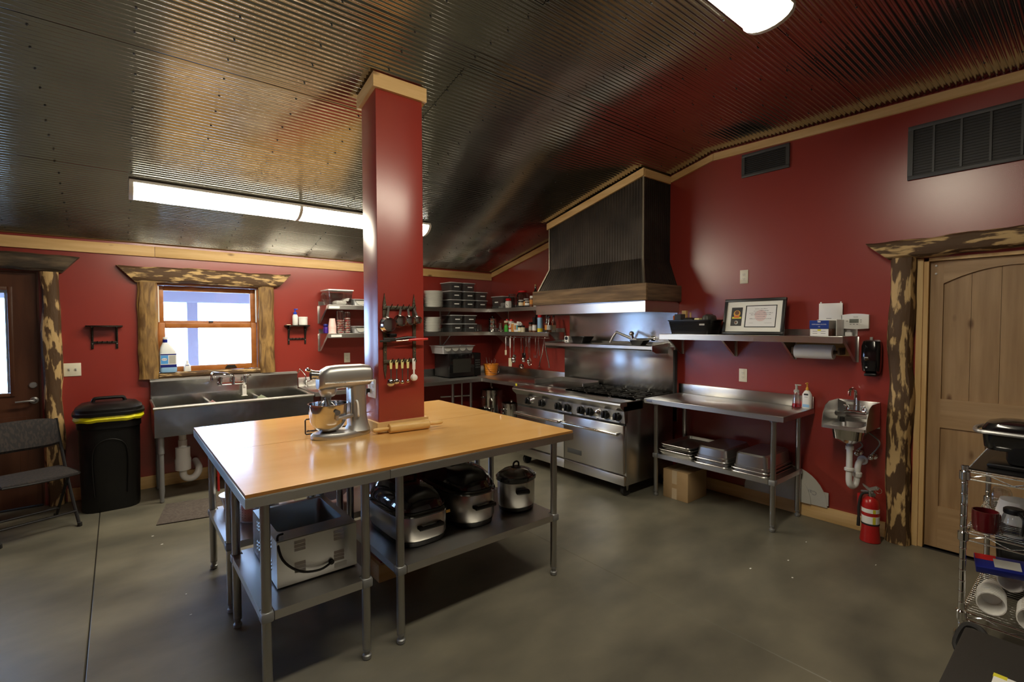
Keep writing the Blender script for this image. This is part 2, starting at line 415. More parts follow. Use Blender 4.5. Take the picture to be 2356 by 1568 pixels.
# ---------------------------------------------------------------- logs, window, doors
def log_v(x0, x1, y0, y1, z0, z1, seed, n=26, amp=.008, axis=2):
    """peeled half log standing against a wall: rounded front, uneven edges"""
    rnd = random.Random(seed); q = B(); rings = []
    ph = [rnd.uniform(0, 6) for _ in range(6)]
    for i in range(n+1):
        t = i/n; z = z0+(z1-z0)*t
        wob = lambda k: amp*(math.sin(7*t*2.1+ph[k])+.6*math.sin(23*t+ph[k+1])+.35*rnd.uniform(-1, 1))
        a, c, d = x0+wob(0), x1+wob(1), y1+.6*wob(2)
        w_ = c-a; h = d-y0
        rings.append([(a, y0, z), (a, y0+h*.55, z), (a+w_*.12, y0+h*.86, z), (a+w_*.35, d, z), (a+w_*.65, d, z), (a+w_*.88, y0+h*.86, z), (c, y0+h*.55, z), (c, y0, z)])
    q.ring_loft(rings); return q
def log_h(x0t, x1t, x0b, x1b, y0, y1, z0, z1, seed, n=30, amp=.006):
    """horizontal log header with slanted ends (x differs at top and bottom)"""
    rnd = random.Random(seed); q = B(); rings = []; ph = [rnd.uniform(0, 6) for _ in range(6)]
    for i in range(n+1):
        t = i/n
        def X(z): 
            k = (z-z0)/(z1-z0); a = x0b+(x0t-x0b)*k; c = x1b+(x1t-x1b)*k; return a+(c-a)*t
        wob = lambda k: amp*(math.sin(9*t+ph[k])+.6*math.sin(31*t+ph[k+1])+.35*rnd.uniform(-1, 1))
        zt_, zb, d = z1+wob(0), z0+wob(1), y1+.6*wob(2); h = zt_-zb; e = d-y0
        pr = [(y0, zb), (y0+e*.6, zb), (y0+e*.9, zb+h*.14), (d, zb+h*.35), (d, zb+h*.68), (y0+e*.88, zb+h*.88), (y0+e*.55, zt_), (y0, zt_)]
        rings.append([(X(z), y, z) for y, z in pr])
    q.ring_loft(rings); return q
SWAP = Matrix(((0,1,0,0),(1,0,0,0),(0,0,1,0),(0,0,0,1)))
def onright(q):
    bmesh.ops.transform(q.bm, matrix=SWAP, verts=q.bm.verts); return q
# window_1
b = B()   # jamb liner
for a in ((WX0, WX0+.018), (WX1-.018, WX1)): b.box(a[0], a[1], -.15, .0, WZ0, WZ1)
b.box(WX0+.018, WX1-.018, -.15, 0, WZ1-.018, WZ1); b.box(WX0+.018, WX1-.018, -.15, 0, WZ0, WZ0+.018)
win = struct('window_1', b, 'sash_wood')
def sash(x0, x1, z0, z1, y0, y1, w_, name):
    q = B(); q.box(x0, x0+w_, y0, y1, z0, z1, bev=.006); q.box(x1-w_, x1, y0, y1, z0, z1, bev=.006)
    q.box(x0+w_, x1-w_, y0, y1, z0, z0+w_, bev=.006); q.box(x0+w_, x1-w_, y0, y1, z1-w_, z1, bev=.006)
    s = part(win, name, q, 'sash_wood')
    q = B(); q.box(x0+w_-.004, x1-w_+.004, (y0+y1)/2-.003, (y0+y1)/2+.003, z0+w_-.004, z1-w_+.004); part(s, 'glass_pane', q, 'window_glass')
    return s
sash(WX0+.02, WX1-.02, 1.585, WZ1-.02, -.12, -.075, .05, 'upper_sash')
ls = sash(WX0+.02, WX1-.02, WZ0+.02, 1.615, -.07, -.03, .055, 'lower_sash')
b = B(); b.box(WX0+.02, WX0+.03, -.03, -.012, 1.62, WZ1-.03); b.box(WX1-.03, WX1-.02, -.03, -.012, 1.62, WZ1-.03); part(win, 'sash_track', b, 'white_paint')
b = B(); b.prism([(3.52, 1.135), (3.41, 1.135), (3.43, 1.165), (3.50, 1.165)], 1, -.03, -.005); part(ls, 'sash_lift', b, 'iron_dark')
b = B(); b.box(3.62, 3.66, -.035, -.015, 1.617, 1.632, bev=.004); part(ls, 'sash_lock', b, 'iron_dark')
part(win, 'log_post', log_v(4.092, 4.248, .001, .062, 1.068, 2.004, 3, amp=.003), 'log_honey', 'left log casing of the window')
part(win, 'log_post', log_v(3.045, 3.196, .001, .062, 1.068, 2.004, 5, amp=.003), 'log_honey', 'right log casing of the window')
part(win, 'log_header', log_h(2.868, 4.40, 3.0, 4.262, .001, .075, 2.004, 2.155, 9), 'bark_x', 'bark-flecked log across the window top')
part(win, 'log_sill', log_h(3.197, 4.092, 3.197, 4.092, -.03, .055, 1.066, 1.122, 11, amp=.003), 'bark_x', 'bark-flecked sill log')
# porch outside
b = B(); b.box(-3, XL+6, -14, -.2, -.3, -.25); struct('ground_outside', b, 'ground')
b = B(); b.box(3.545, 3.665, -2.06, -1.94, -.25, 2.3); b.box(1.0, 7.0, -2.08, -1.92, 1.90, 2.12, bev=.01); b.box(1.0, 7.0, -2.2, -.18, 2.3, 2.36)
struct('porch_frame_outside', b, 'porch_paint')
# door_1 in the window wall: brown, big pane, seen from its latch side
b = B(); GX0, GX1, GZ0, GZ1 = 5.11, 5.70, 1.0, 1.90
b.box(DX0+.012, GX0, -.075, -.03, .012, DZ1-.012); b.box(GX1, DX1-.012, -.075, -.03, .012, DZ1-.012)
b.box(GX0, GX1, -.075, -.03, .012, GZ0); b.box(GX0, GX1, -.075, -.03, GZ1, DZ1-.012)
d1 = struct('door_1', b, 'door_brown')
b = B()
for x0, x1, z0, z1 in ((GX0-.02, GX0+.012, GZ0-.02, GZ1+.02), (GX1-.012, GX1+.02, GZ0-.02, GZ1+.02), (GX0+.012, GX1-.012, GZ0-.02, GZ0+.012), (GX0+.012, GX1-.012, GZ1-.012, GZ1+.02)):
    b.box(x0, x1, -.03, -.018, z0, z1, bev=.004)
part(d1, 'glazing_bead', b, 'door_brown')
b = B(); b.box(GX0+.012, GX0+.032, -.062, -.05, GZ0+.01, GZ1-.01); b.box(GX0+.032, GX1-.01, -.062, -.05, GZ1-.035, GZ1-.01); part(d1, 'blind_frame', b, 'grey_label')
b = B(); b.box(GX0, GX1, -.055, -.048, GZ0, GZ1); part(d1, 'glass_pane', b, 'window_glass')
for x0, x1 in ((5.03, 5.33), (5.40, 5.72)):
    b = B(); b.prism([(x0, .22), (x1, .22), (x1, .80), (x0, .80)], 1, -.03, -.024)
    b.box(x0+.045, x1-.045, -.03, -.014, .265, .755, bev=.012); part(d1, 'raised_panel', b, 'door_brown')
b = B(); b.lathe([(.028, 0), (.028, .008), (.022, .014)], 18, (0,0,0), Matrix.Translation((4.982, -.03, 1.068)) @ Matrix.Rotation(-PI/2, 4, 'X')); part(d1, 'deadbolt', b, 'satin_silver')
b = B(); b.lathe([(.030, 0), (.030, .008), (.018, .014), (.011, .03), (.011, .05)], 18, (0,0,0), Matrix.Translation((4.978, -.03, .935)) @ Matrix.Rotation(-PI/2, 4, 'X'))
b.tube(smooth([(4.978, .02, .935), (5.02, .024, .937), (5.09, .022, .932)]), .008, 8); part(d1, 'lever_handle', b, 'satin_silver')
b = B(); b.box(DX0, DX0+.012, -.15, 0, 0, DZ1); b.box(DX1-.012, DX1, -.15, 0, 0, DZ1); b.box(DX0+.012, DX1-.012, -.15, 0, DZ1-.012, DZ1); part(d1, 'door_jamb', b, 'door_brown')
b = B(); b.box(DX0+.012, DX1-.012, -.14, .0, -.05, .011, bev=.003); part(d1, 'threshold', b, 'iron_dark')
part(d1, 'log_post', log_v(4.787, 4.912, .001, .085, .001, 2.055, 21, amp=.006), 'bark_z', 'bark-mottled log post beside the brown door')
part(d1, 'log_post', log_v(5.885, 6.02, .001, .085, .001, 2.055, 25, amp=.006), 'bark_z')
part(d1, 'log_header', log_h(4.645, 6.20, 4.765, 6.08, .001, .09, 2.06, 2.205, 23), 'bark_grey', 'dark grey log header over the brown door')
# door_2 in the right wall: pale alder, arched upper panel
def ybox(x0, x1, y0, y1, z0, z1, bev=0): q = B(); q.box(x0, x1, y0, y1, z0, z1, bev=bev); return q
X0, X1 = -.075, -.035
b = B(); A0, A1 = 5.165, 5.875; zc0, rise = 1.86, .10
def arch(y): t = (y-(A0+A1)/2)/((A1-A0)/2); return zc0+rise*(1-t*t)
b.box(X0, X1, RY0+.03, A0, .012, 2.015); b.box(X0, X1, A1, RY1-.03, .012, 2.015)
d2 = struct('door_2', b, 'door_alder')
N = 16; pts = [(A0+(A1-A0)*i/N, arch(A0+(A1-A0)*i/N)) for i in range(N+1)]
b = B()
for (ya, za), (yb, zb) in zip(pts, pts[1:]): b.prism([(ya, za), (yb, zb), (yb, 2.015), (ya, 2.015)], 0, X0, X1)
bmesh.ops.remove_doubles(b.bm, verts=b.bm.verts, dist=1e-5); part(d2, 'top_rail', b, 'door_alder_y')
part(d2, 'lock_rail', ybox(X0, X1, A0, A1, .86, 1.06), 'door_alder_y'); part(d2, 'bottom_rail', ybox(X0, X1, A0, A1, .012, .305), 'door_alder_y')
npl = 5
for k in range(npl):
    ya, yb = A0+(A1-A0)*k/npl+.001, A0+(A1-A0)*(k+1)/npl-.001; b = B()
    m = 5; poly = [(ya, 1.06), (yb, 1.06)]+[(yb+(ya-yb)*i/m, arch(yb+(ya-yb)*i/m)) for i in range(m+1)]
    b.prism(poly, 0, X0+.012, X1-.014); part(d2, 'panel_plank', b, 'door_alder')
part(d2, 'panel_backing', ybox(X0+.004, X0+.011, A0, A1, 1.06, 1.96), 'door_alder'); part(d2, 'lower_panel', ybox(X0+.012, X1-.012, A0, A1, .305, .86), 'door_alder')
b = B(); b.box(-.11, .012, RY0-.035, RY0-.001, 0, RZ1); b.box(-.11, .0, RY0, RY0+.026, 0, 2.018); b.box(-.11, 0, RY0+.026, RY1-.026, 2.018, RZ1); b.box(-.11, 0, RY1-.026, RY1, 0, 2.018)
b.box(-.11, .012, RY1+.001, RY1+.035, 0, RZ1); part(d2, 'door_jamb', b, 'pine_z')
for z in (1.985, 1.93):
    b = B(); b.ball((X1+.001, 5.125, z), .008, 8); part(d2, 'screw_cap', b, 'white_plastic')
part(d2, 'log_post', onright(log_v(4.884, 5.024, .001, .095, .001, 2.05, 31, amp=.007)), 'bark_z', 'bark-mottled log post beside the pale wood door')
part(d2, 'log_post', onright(log_v(6.04, 6.18, .001, .095, .001, 2.05, 35, amp=.007)), 'bark_z')
part(d2, 'log_header', onright(log_h(4.728, 6.34, 4.872, 6.20, .001, .105, 2.052, 2.182, 33, amp=.007)), 'bark_y', 'bark-mottled log header over the pale wood door')
# window_2: tall glazing beyond the brown door
b = B()
for x0, x1, z0, z1 in ((LX0, LX0+.06, LZ0, LZ1), (LX1-.06, LX1, LZ0, LZ1), ((LX0+LX1)/2-.03, (LX0+LX1)/2+.03, LZ0+.06, LZ1-.06), (LX0+.06, LX1-.06, LZ0, LZ0+.06), (LX0+.06, LX1-.06, LZ1-.06, LZ1)):
    b.box(x0, x1, -.10, -.04, z0, z1)
w2 = struct('window_2', b, 'sash_wood')
b = B(); b.box(LX0+.05, LX1-.05, -.073, -.067, LZ0+.05, LZ1-.05); part(w2, 'glass_pane', b, 'window_glass')
# ---------------------------------------------------------------- ceiling lights
def light(x0, x1, yc, hw, label, mid, glow='lens_glow'):
    th = math.atan(.2357) if yc < KINK else -math.atan(.019)
    zc = ceil(yc)-.006
    t = thing('ceiling_light', label, 'light', ((x0+x1)/2, yc, zc), 'wraparound fluorescent lights', local=True)
    t.rotation_euler = (th, 0, 0); h = (x1-x0)/2; D = .085
    q = B(); q.box(-h, h, -hw, hw, -.022, 0, bev=.003); part(t, 'housing', q, 'white_paint')
    def prof(k, n=10): return [(hw*.94*k*math.cos(PI*i/n), -.022-(D-.022)*k*math.sin(PI*i/n)) for i in range(n+1)]
    def ext(xa, xb, k, nm, mt):
        q = B(); q.prism(prof(k), 0, xa, xb); part(t, nm, q, mt)
    segs = [-h+.012, mid-(x0+x1)/2, h-.012]
    for a, c in zip(segs, segs[1:]): ext(a+.014, c-.014, 1., 'diffuser_lens', glow)
    for a, wd in ((segs[0], .014), (segs[1], .014), (segs[2], .014)): ext(a-wd, a+wd-.001, 1.06, 'end_cap' if a != segs[1] else 'joint_band', 'white_paint')
    return t
light(1.79, 4.31, 1.20, .125, 'long white two-section fluorescent light along the ceiling above the sink, crossed by the red column', 3.10)
light(1.80, 4.32, 4.77, .125, 'fluorescent light at the top edge of the picture, nearest the camera', 3.06, 'lens_glow_near')
# ---------------------------------------------------------------- wall vents
t = thing('air_vent', 'small black air vent grille under the sloping trim on the red wall', 'vent', (.0, 3.975, 2.9), 'wall vents')
Y0, Y1, Z0, Z1 = 3.775, 4.175, 2.895, 3.10
b = B(); b.box(.001, .016, Y0, Y1, Z0, Z0+.028, bev=.003); b.box(.001, .016, Y0, Y1, Z1-.028, Z1, bev=.003); b.box(.001, .016, Y0, Y0+.028, Z0+.028, Z1-.028); b.box(.001, .016, Y1-.028, Y1, Z0+.028, Z1-.028); part(t, 'frame', b, 'vent_grey')
b = B(); b.box(.001, .004, Y0+.02, Y1-.02, Z0+.02, Z1-.02); part(t, 'backing', b, 'vent_black')
for k in range(9):
    z = Z0+.036+k*.0165; b = B(); b.box(.004, .013, Y0+.028, Y1-.028, z, z+.005, M=None); part(t, 'slat', b, 'vent_black')
t = thing('air_vent', 'wide dark return air grille with vertical bars high on the red wall', 'vent', (.0, 5.4, 2.6), 'wall vents')
Y0, Y1, Z0, Z1 = 4.962, 5.95, 2.60, 2.975
b = B(); b.box(.001, .018, Y0, Y1, Z0, Z0+.03, bev=.003); b.box(.001, .018, Y0, Y1, Z1-.03, Z1, bev=.003); b.box(.001, .018, Y0, Y0+.03, Z0+.03, Z1-.03); b.box(.001, .018, Y1-.03, Y1, Z0+.03, Z1-.03); part(t, 'frame', b, 'vent_grey')
b = B(); b.box(.001, .004, Y0+.02, Y1-.02, Z0+.02, Z1-.02); part(t, 'backing', b, 'vent_black')
for k in range(1, 7):
    y = Y0+k*(Y1-Y0)/7; b = B(); b.box(.004, .016, y-.006, y+.006, Z0+.03, Z1-.03); part(t, 'bar', b, 'vent_grey')
for k in range(16):
    z = Z0+.04+k*.019; b = B(); b.box(.004, .009, Y0+.03, Y1-.03, z, z+.005); part(t, 'slat', b, 'vent_black')
# ---------------------------------------------------------------- range hood
HY0, HY1 = 1.628, 3.152
t = thing('range_hood', 'dark corrugated metal range hood with rustic wood band above the stove', 'hood', (0.28, 2.39, 1.70))
D1, D0 = .565, .452
def corr(path, n, flip=False):
    return path
# corrugated skin: front (vertical + flare) and two sides
def hood_sheet(fn, w_, P=.034, A=.004, levels=None):
    q = B(); n = int(w_/P*8); rings = []
    for lv in levels:
        rings.append([fn(i/n, lv, A*math.cos(2*PI*i/n*w_/P)) for i in range(n+1)])
    q.ring_loft(rings, closed=False); return q
YN0, YN1 = HY0+.11, HY1-.112            # neck
zb, zf = 1.972, 2.225                    # flare bottom, neck bottom
def front(s, lv, a):
    k = lv
    y0 = HY0+.02+(YN0-HY0-.02)*k[0]; y1 = HY1-.02+(YN1-HY1+.02)*k[0]; y = y0+(y1-y0)*s
    z = k[2](y); x = D1-.012+(D0-D1+.012)*k[0]+a; return (x, y, z)
part(t, 'flare_front', hood_sheet(front, 1.48, levels=[(0, 0, lambda y: zb-.01), (1, 0, lambda y: zf)]), 'hood_metal')
part(t, 'neck_front', hood_sheet(front, 1.30, levels=[(1, 0, lambda y: zf), (1, 0, lambda y: ceil(y)-.004)]), 'hood_metal')
for sgn, YA, YB, nm in ((1, HY1-.02, YN1, 'right'), (-1, HY0+.02, YN0, 'left')):
    def side(s, lv, a, YA=YA, YB=YB, sgn=sgn):
        d = (D1-.012)+(D0-D1+.012)*lv[0]; y = YA+(YB-YA)*lv[0]; return (.002+d*s, y+sgn*a, lv[2](y))
    part(t, 'flare_side', hood_sheet(side, .5, levels=[(0, 0, lambda y: zb-.01), (1, 0, lambda y: zf)]), 'hood_metal')
    part(t, 'neck_side', hood_sheet(side, .45, levels=[(1, 0, lambda y: zf), (1, 0, lambda y: ceil(y)-.004)]), 'hood_metal')
    b = B(); b.tube([(D1-.010, YA, zb-.01), (D0, YB, zf), (D0, YB, ceil(YB)-.06)], .013, 6); part(t, 'corner_seam', b, 'hood_seam')
b = B(); b.box(D1-.002, D1+.032, HY0-.03, HY1+.03, 1.812, 1.972, bev=.006); part(t, 'wood_band', b, 'barn_wood')
for y0, y1 in ((HY1-.002, HY1+.03), (HY0-.03, HY0+.002)):
    b = B(); b.box(.002, D1-.002, y0, y1, 1.812, 1.972, bev=.006); part(t, 'wood_band', b, 'barn_wood_x')
b = B(); b.box(D1-.025, D1, HY0, HY1, 1.703, 1.812); b.box(.002, D1-.025, HY1-.02, HY1, 1.703, 1.812); b.box(.002, D1-.025, HY0, HY0+.02, 1.703, 1.812); b.box(.02, D1-.025, HY0+.02, HY1-.02, 1.79, 1.80); part(t, 'steel_skirt', b, 'steel')
for k in range(3):
    b = B(); y0 = HY0+.06+k*.47
    for i in range(12): b.box(.06, .50, y0+.012+i*.036, y0+.03+i*.036, 1.765, 1.785)
    b.box(.05, .51, y0, y0+.45, 1.786, 1.789); part(t, 'grease_filter', b, 'steel')
# ceiling trim round the hood neck
q = B(); q.prism([(YN0-.02, ceil(YN0-.02)-.075), (YN1+.022, ceil(YN1+.022)-.075), (YN1+.022, ceil(YN1+.022)-.002), (YN0-.02, ceil(YN0-.02)-.002)], 0, D0+.006, D0+.028); part(t, 'ceiling_trim', q, 'pine_y')
q = B(); q.prism([(YN1+.004, ceil(YN1)-.075), (YN1+.024, ceil(YN1)-.075), (YN1+.024, ceil(YN1)-.002), (YN1+.004, ceil(YN1)-.002)], 0, .024, D0+.006); part(t, 'ceiling_trim', q, 'pine_x')
# steel sheet behind the range, up to the hood
b = B(); b.box(.001, .012, HY0+.01, HY1-.01, .60, 1.80); solo('steel_wall_sheet', b, 'steel_guard', 'shiny stainless sheet covering the wall between stove and hood', 'wall panel', (.0, 2.39, .60))
# ---------------------------------------------------------------- range
RY, RE = 1.632, 3.156; UF = .86; YM = 2.396
t = thing('gas_range', 'wide stainless restaurant gas range with griddle, burners and two ovens', 'stove', (.45, 2.39, 0))
b = B(); b.box(.10, UF-.02, RY+.006, RE-.006, .115, .80, bev=.004); part(t, 'body', b, 'steel_v')
b = B(); b.box(.10, UF-.02, RE-.006, RE, .115, .88, bev=.003); part(t, 'side_panel', b, 'steel_v')
b = B(); b.box(UF-.02, UF+.012, RY, YM-.002, .118, .205, bev=.004); b.box(UF-.02, UF+.012, YM+.002, RE, .118, .205, bev=.004); part(t, 'kick_plate', b, 'steel')
for y0, y1 in ((RY+.008, YM-.003), (YM+.003, RE-.008)):
    b = B(); b.box(UF-.02, UF+.014, y0, y1, .222, .668, bev=.008); d = part(t, 'oven_door', b, 'steel')
    b = B(); yy0, yy1 = y0+.02, y1-.03; b.cyl((UF+.07, yy0, .592), (UF+.07, yy1, .592), .0135, n=12)
    part(d, 'door_handle', b, 'chrome')
    for y in (yy0+.005, yy1-.005):
        b = B(); b.box(UF+.014, UF+.078, y-.012, y+.012, .578, .606, bev=.006); part(d, 'handle_bracket', b, 'chrome')
    if y0 > 2.2:
        b = B(); b.box(UF+.014, UF+.017, 2.446, 2.636, .292, .340, bev=.001); part(d, 'maker_badge', b, 'vent_grey')
b = B(); b.box(UF-.02, UF+.002, RY+.004, RE-.004, .668, .688); part(t, 'shadow_gap', b, 'cast_iron')
b = B()   # slanted control panel and bull-nose ledge
b.prism([(UF-.03, .688), (UF+.004, .688), (UF+.024, .845), (UF-.03, .845)], 1, RY, RE); part(t, 'control_panel', b, 'steel')
b = B(); b.prism([(.60, .80), (.60, .885), (UF+.055, .885), (UF+.072, .874), (UF+.076, .86), (UF+.068, .842), (UF+.02, .80)], 1, RY, RE); part(t, 'front_ledge', b, 'steel')
b = B()
for y0, y1 in ((2.30, 2.52), (2.57, 2.86), (2.86, 3.12)): b.box(UF+.0, UF+.022, y0, y1-.012, .69, .70)
part(t, 'panel_trim', b, 'steel')
for y in (1.85, 2.07, 2.32, 2.45, 2.635, 2.75, 2.94, 3.08):
    M_ = Matrix.Translation((UF+.010, y, .745)) @ Matrix.Rotation(PI/2-.12, 4, 'Y')
    b = B(); b.lathe([(.042, 0), (.041, .014), (.036, .022), (.034, .036), (.028, .040)], 18, M=M_); b.box(-.034, .034, -.010, .010, .034, .056, bev=.004, M=M_); part(t, 'control_knob', b, 'black_plastic')
for y in (1.905, 2.845):
    b = B(); b.lathe([(.030, 0), (.029, .010), (.022, .014), (.02, .034), (.012, .038)], 18, M=Matrix.Translation((UF+.008, y, .752)) @ Matrix.Rotation(PI/2-.12, 4, 'Y')); part(t, 'thermostat_knob', b, 'chrome')
for y in (2.385, 2.69, 3.01):
    b = B(); b.box(UF+.008, UF+.016, y-.012, y+.012, .705, .728, bev=.002); part(t, 'pilot_valve', b, 'white_paint')
# griddle and burners
GY = 2.22
b = B(); b.box(.13, .62, RY+.01, GY, .86, .895, bev=.003); part(t, 'griddle_plate', b, 'griddle_iron')
b = B(); b.box(.13, .60, RY+.004, RY+.018, .895, .945); b.box(.13, .144, RY+.018, GY, .895, .945); b.box(.145, .40, GY-.012, GY, .895, .93); part(t, 'griddle_splash', b, 'steel')
b = B(); b.box(.13, .80, GY+.003, RE-.01, .845, .862); part(t, 'burner_tray', b, 'griddle_iron')
for cx in (.27, .56):
    for cy in (2.385, 2.695, 3.0):
        b = B(); b.lathe([(.05, 0), (.055, .012), (.045, .02), (.02, .022)], 16, (cx, cy, .862)); bu = part(t, 'burner', b, 'cast_iron')
        b = B(); h = .14
        for i in range(4): b.box(cx-h, cx+h, cy-h+.012+i*.085, cy-h+.026+i*.085, .889, .905, bev=.003, seg=1)
        for yy in (cy-h+.012, cy+h-.022): b.box(cx-h, cx-h+.014, cy-h, cy+h, .866, .9); b.box(cx+h-.014, cx+h, cy-h, cy+h, .866, .9)
        for k in range(8):
            a = k*PI/4; b.box(.05, .13, -.005, .005, .887, .9045, M=Matrix.Translation((cx, cy, 0)) @ Matrix.Rotation(a, 4, 'Z'))
        part(t, 'grate', b, 'cast_iron')
for (cx, cy) in ((.70, 2.36), (.72, 2.52)):
    b = B(); b.box(cx-.03, cx+.03, cy-.03, cy+.03, .862, .872, bev=.004); part(t, 'drip_ring', b, 'polished_steel')
# back guard with high shelf
b = B(); b.box(.055, .095, RY, RE, .85, 1.36, bev=.003); part(t, 'back_guard', b, 'steel_guard')
b = B(); b.prism([(.055, 1.36), (.055, 1.40), (.062, 1.40), (.075, 1.376), (.345, 1.376), (.362, 1.368), (.362, 1.338), (.35, 1.326), (.095, 1.33)], 1, RY-.065, RE-.07); hs = part(t, 'high_shelf', b, 'steel')
for y0 in (RE-.07, RY-.069):
    b = B(); b.prism([(.055, 1.40), (.365, 1.378), (.365, 1.325), (.30, 1.30), (.055, 1.29)], 1, y0, y0+.004); part(t, 'shelf_end', b, 'steel_v')
b = B(); b.box(.056, .10, RE-.004, RE+.016, .80, 1.33, bev=.003); part(t, 'guard_side', b, 'gasket')
for cx, cy in ((.76, 3.09), (.76, 1.70), (.2, 3.09), (.2, 1.70)):
    b = B(); b.cyl((cx, cy, .118), (cx, cy, .10), .03); b.prism([(cx-.012, .105), (cx+.03, .105), (cx+.02, .05), (cx, .05)], 1, cy-.024, cy-.019); b.prism([(cx-.012, .105), (cx+.03, .105), (cx+.02, .05), (cx, .05)], 1, cy+.019, cy+.024); c = part(t, 'caster_fork', b, 'galv_leg')
    b = B(); b.cyl((cx+.01, cy-.017, .052), (cx+.01, cy+.017, .052), .051, n=20); part(c, 'wheel', b, 'rubber')
# things on the high shelf
t = thing('kitchen_timer', 'small white timer with a round black dial on the stove shelf', 'timer', (.25, 1.83, 1.377), rz=.12, local=True)
b = B(); b.box(-.018, .018, -.032, .032, 0, .075, bev=.008); part(t, 'case', b, 'white_plastic')
b = B(); b.lathe([(.022, 0), (.021, .004)], 20, M=Matrix.Translation((.018, 0, .048)) @ Matrix.Rotation(PI/2, 4, 'Y')); part(t, 'dial', b, 'black_plastic')
b = B(); b.box(.017, .020, -.01, .01, .008, .016); part(t, 'button', b, 'black_plastic')
t = thing('black_tray', 'small tilted black tray near the timer on the stove shelf', 'tray', (.22, 2.04, 1.377))
b = B(); b.ring_loft([rrect(.15, .29, 1.95, 2.11, .02, 1.378), rrect(.13, .31, 1.93, 2.16, .03, 1.45)], cap1=False); b.box(.15, .29, 1.95, 2.11, 1.377, 1.381); part(t, 'pan', b, 'black_plastic')
b = B(); b.box(.305, .33, 2.09, 2.17, 1.442, 1.452, bev=.003); part(t, 'lip', b, 'black_plastic')
t = thing('pot_filler_faucet', 'folding chrome pot filler tap lying over the stove shelf', 'faucet', (.02, 2.85, 1.42))
b = B(); b.lathe([(.03, 0), (.03, .01), (.016, .02), (.014, .08)], 18, M=Matrix.Translation((.013, 2.86, 1.44)) @ Matrix.Rotation(PI/2, 4, 'Y')); part(t, 'wall_flange', b, 'chrome')
b = B(); b.tube([(.09, 2.86, 1.43), (.19, 2.775, 1.425), (.20, 2.70, 1.445), (.205, 2.53, 1.502)], [.014, .017, .016, .013], 10); b.ball((.205, 2.525, 1.502), .015, 10); part(t, 'arm', b, 'satin_silver')
b = B(); b.tube([(.205, 2.525, 1.502), (.215, 2.49, 1.455), (.225, 2.455, 1.389)], .012, 10); part(t, 'spout', b, 'satin_silver')
b = B(); b.cyl((.20, 2.735, 1.435), (.20, 2.725, 1.475), .016, n=12); b.ball((.20, 2.722, 1.488), .027, 12); part(t, 'valve', b, 'chrome')
t = thing('black_tray', 'black wedge-shaped tray beside the pot filler tap on the stove shelf', 'tray', (.28, 2.88, 1.377))
b = B(); b.ring_loft([rrect(.24, .33, 2.82, 2.93, .01, 1.378), rrect(.23, .345, 2.80, 2.98, .01, 1.425)], cap1=False); b.box(.24, .33, 2.82, 2.93, 1.377, 1.381); part(t, 'pan', b, 'black_plastic')
b = B(); b.box(.335, .35, 2.86, 2.92, 1.418, 1.426, bev=.002); part(t, 'lip', b, 'black_plastic')
# ---------------------------------------------------------------- steel work tables
def leg_post(x, y, z1, foot=True, r=.0205):
    q = B(); q.cyl((x, y, .055), (x, y, z1), r, n=16)
    f = B(); f.lathe([(.012, 0), (.020, .004), (.021, .02), (.014, .024), (.014, .04), (.020, .044), (.020, .058)], 14, (x, y, 0))
    return q, f
def work_table(label, x0, x1, y0, y1, zt, zs, group, ix=.087, iy=.087, backsplash=None, ap=.042, topmat='steel_top', shelf=True, iyb=None):
    t = thing('work_table', label, 'table', ((x0+x1)/2, (y0+y1)/2, 0), group)
    b = B(); b.box(x0, x1, y0, y1, zt-.006, zt, bev=.002); b.box(x0, x1, y0, y0+.004, zt-ap, zt-.006); b.box(x0, x1, y1-.004, y1, zt-ap, zt-.006)
    b.box(x0, x0+.004, y0+.004, y1-.004, zt-ap, zt-.006); b.box(x1-.004, x1, y0+.004, y1-.004, zt-ap, zt-.006); part(t, 'steel_top', b, topmat)
    xs = (x0+ix, x1-ix); yy = (y0+(iyb or iy), y1-iy)
    for x in xs:
        for y in yy:
            q, f = leg_post(x, y, zt-.006); lg = part(t, 'leg', q, 'galv_leg'); part(lg, 'foot', f, 'galv_grey')
            g = B(); g.lathe([(.03, 0), (.03, .012), (.021, .05)], 12, (x, y, zt-.058)); part(lg, 'socket', g, 'galv_grey')
            if shelf:
                g = B(); g.box(x-.026, x+.026, y-.026, y+.026, zs-.044, zs+.001, bev=.010); part(lg, 'shelf_clamp', g, 'galv_grey')
    if shelf:
        b = B(); a0, a1, c0, c1 = xs[0], xs[1], yy[0], yy[1]; e = .022
        b.box(a0-e, a1+e, c0+.027, c1-.027, zs-.006, zs); b.box(a0+.027, a1-.027, c0-e, c0+.027, zs-.006, zs); b.box(a0+.027, a1-.027, c1-.027, c1+e, zs-.006, zs)
        b.box(a0-e, a0-e+.004, c0+.027, c1-.027, zs-.038, zs-.006); b.box(a1+e-.004, a1+e, c0+.027, c1-.027, zs-.038, zs-.006)
        b.box(a0+.027, a1-.027, c0-e, c0-e+.004, zs-.038, zs-.006); b.box(a0+.027, a1-.027, c1+e-.004, c1+e, zs-.038, zs-.006); part(t, 'under_shelf', b, 'steel_top')
    if backsplash:
        b = B(); b.box(x0, x0+.02, y0, y1, zt, zt+backsplash, bev=.004); bs = part(t, 'backsplash', b, 'steel')
        for y in (y0+.15, y1-.15):
            b = B(); b.ball((x0+.021, y, zt+backsplash*.45), .006, 8); part(bs, 'screw', b, 'chrome')
    return t
ZS = .392; ZA = .9065
IX0, IX1, IY0, IYM, IY1, ISX = 2.20, 4.032, 2.155, 2.955, 3.792, 3.428
GR = 'four steel tables pushed together round the column'
work_table('narrow steel table holding the food warmer, near left quarter of the island', ISX, IX1, IYM+.002, IY1, ZA, ZS, GR)
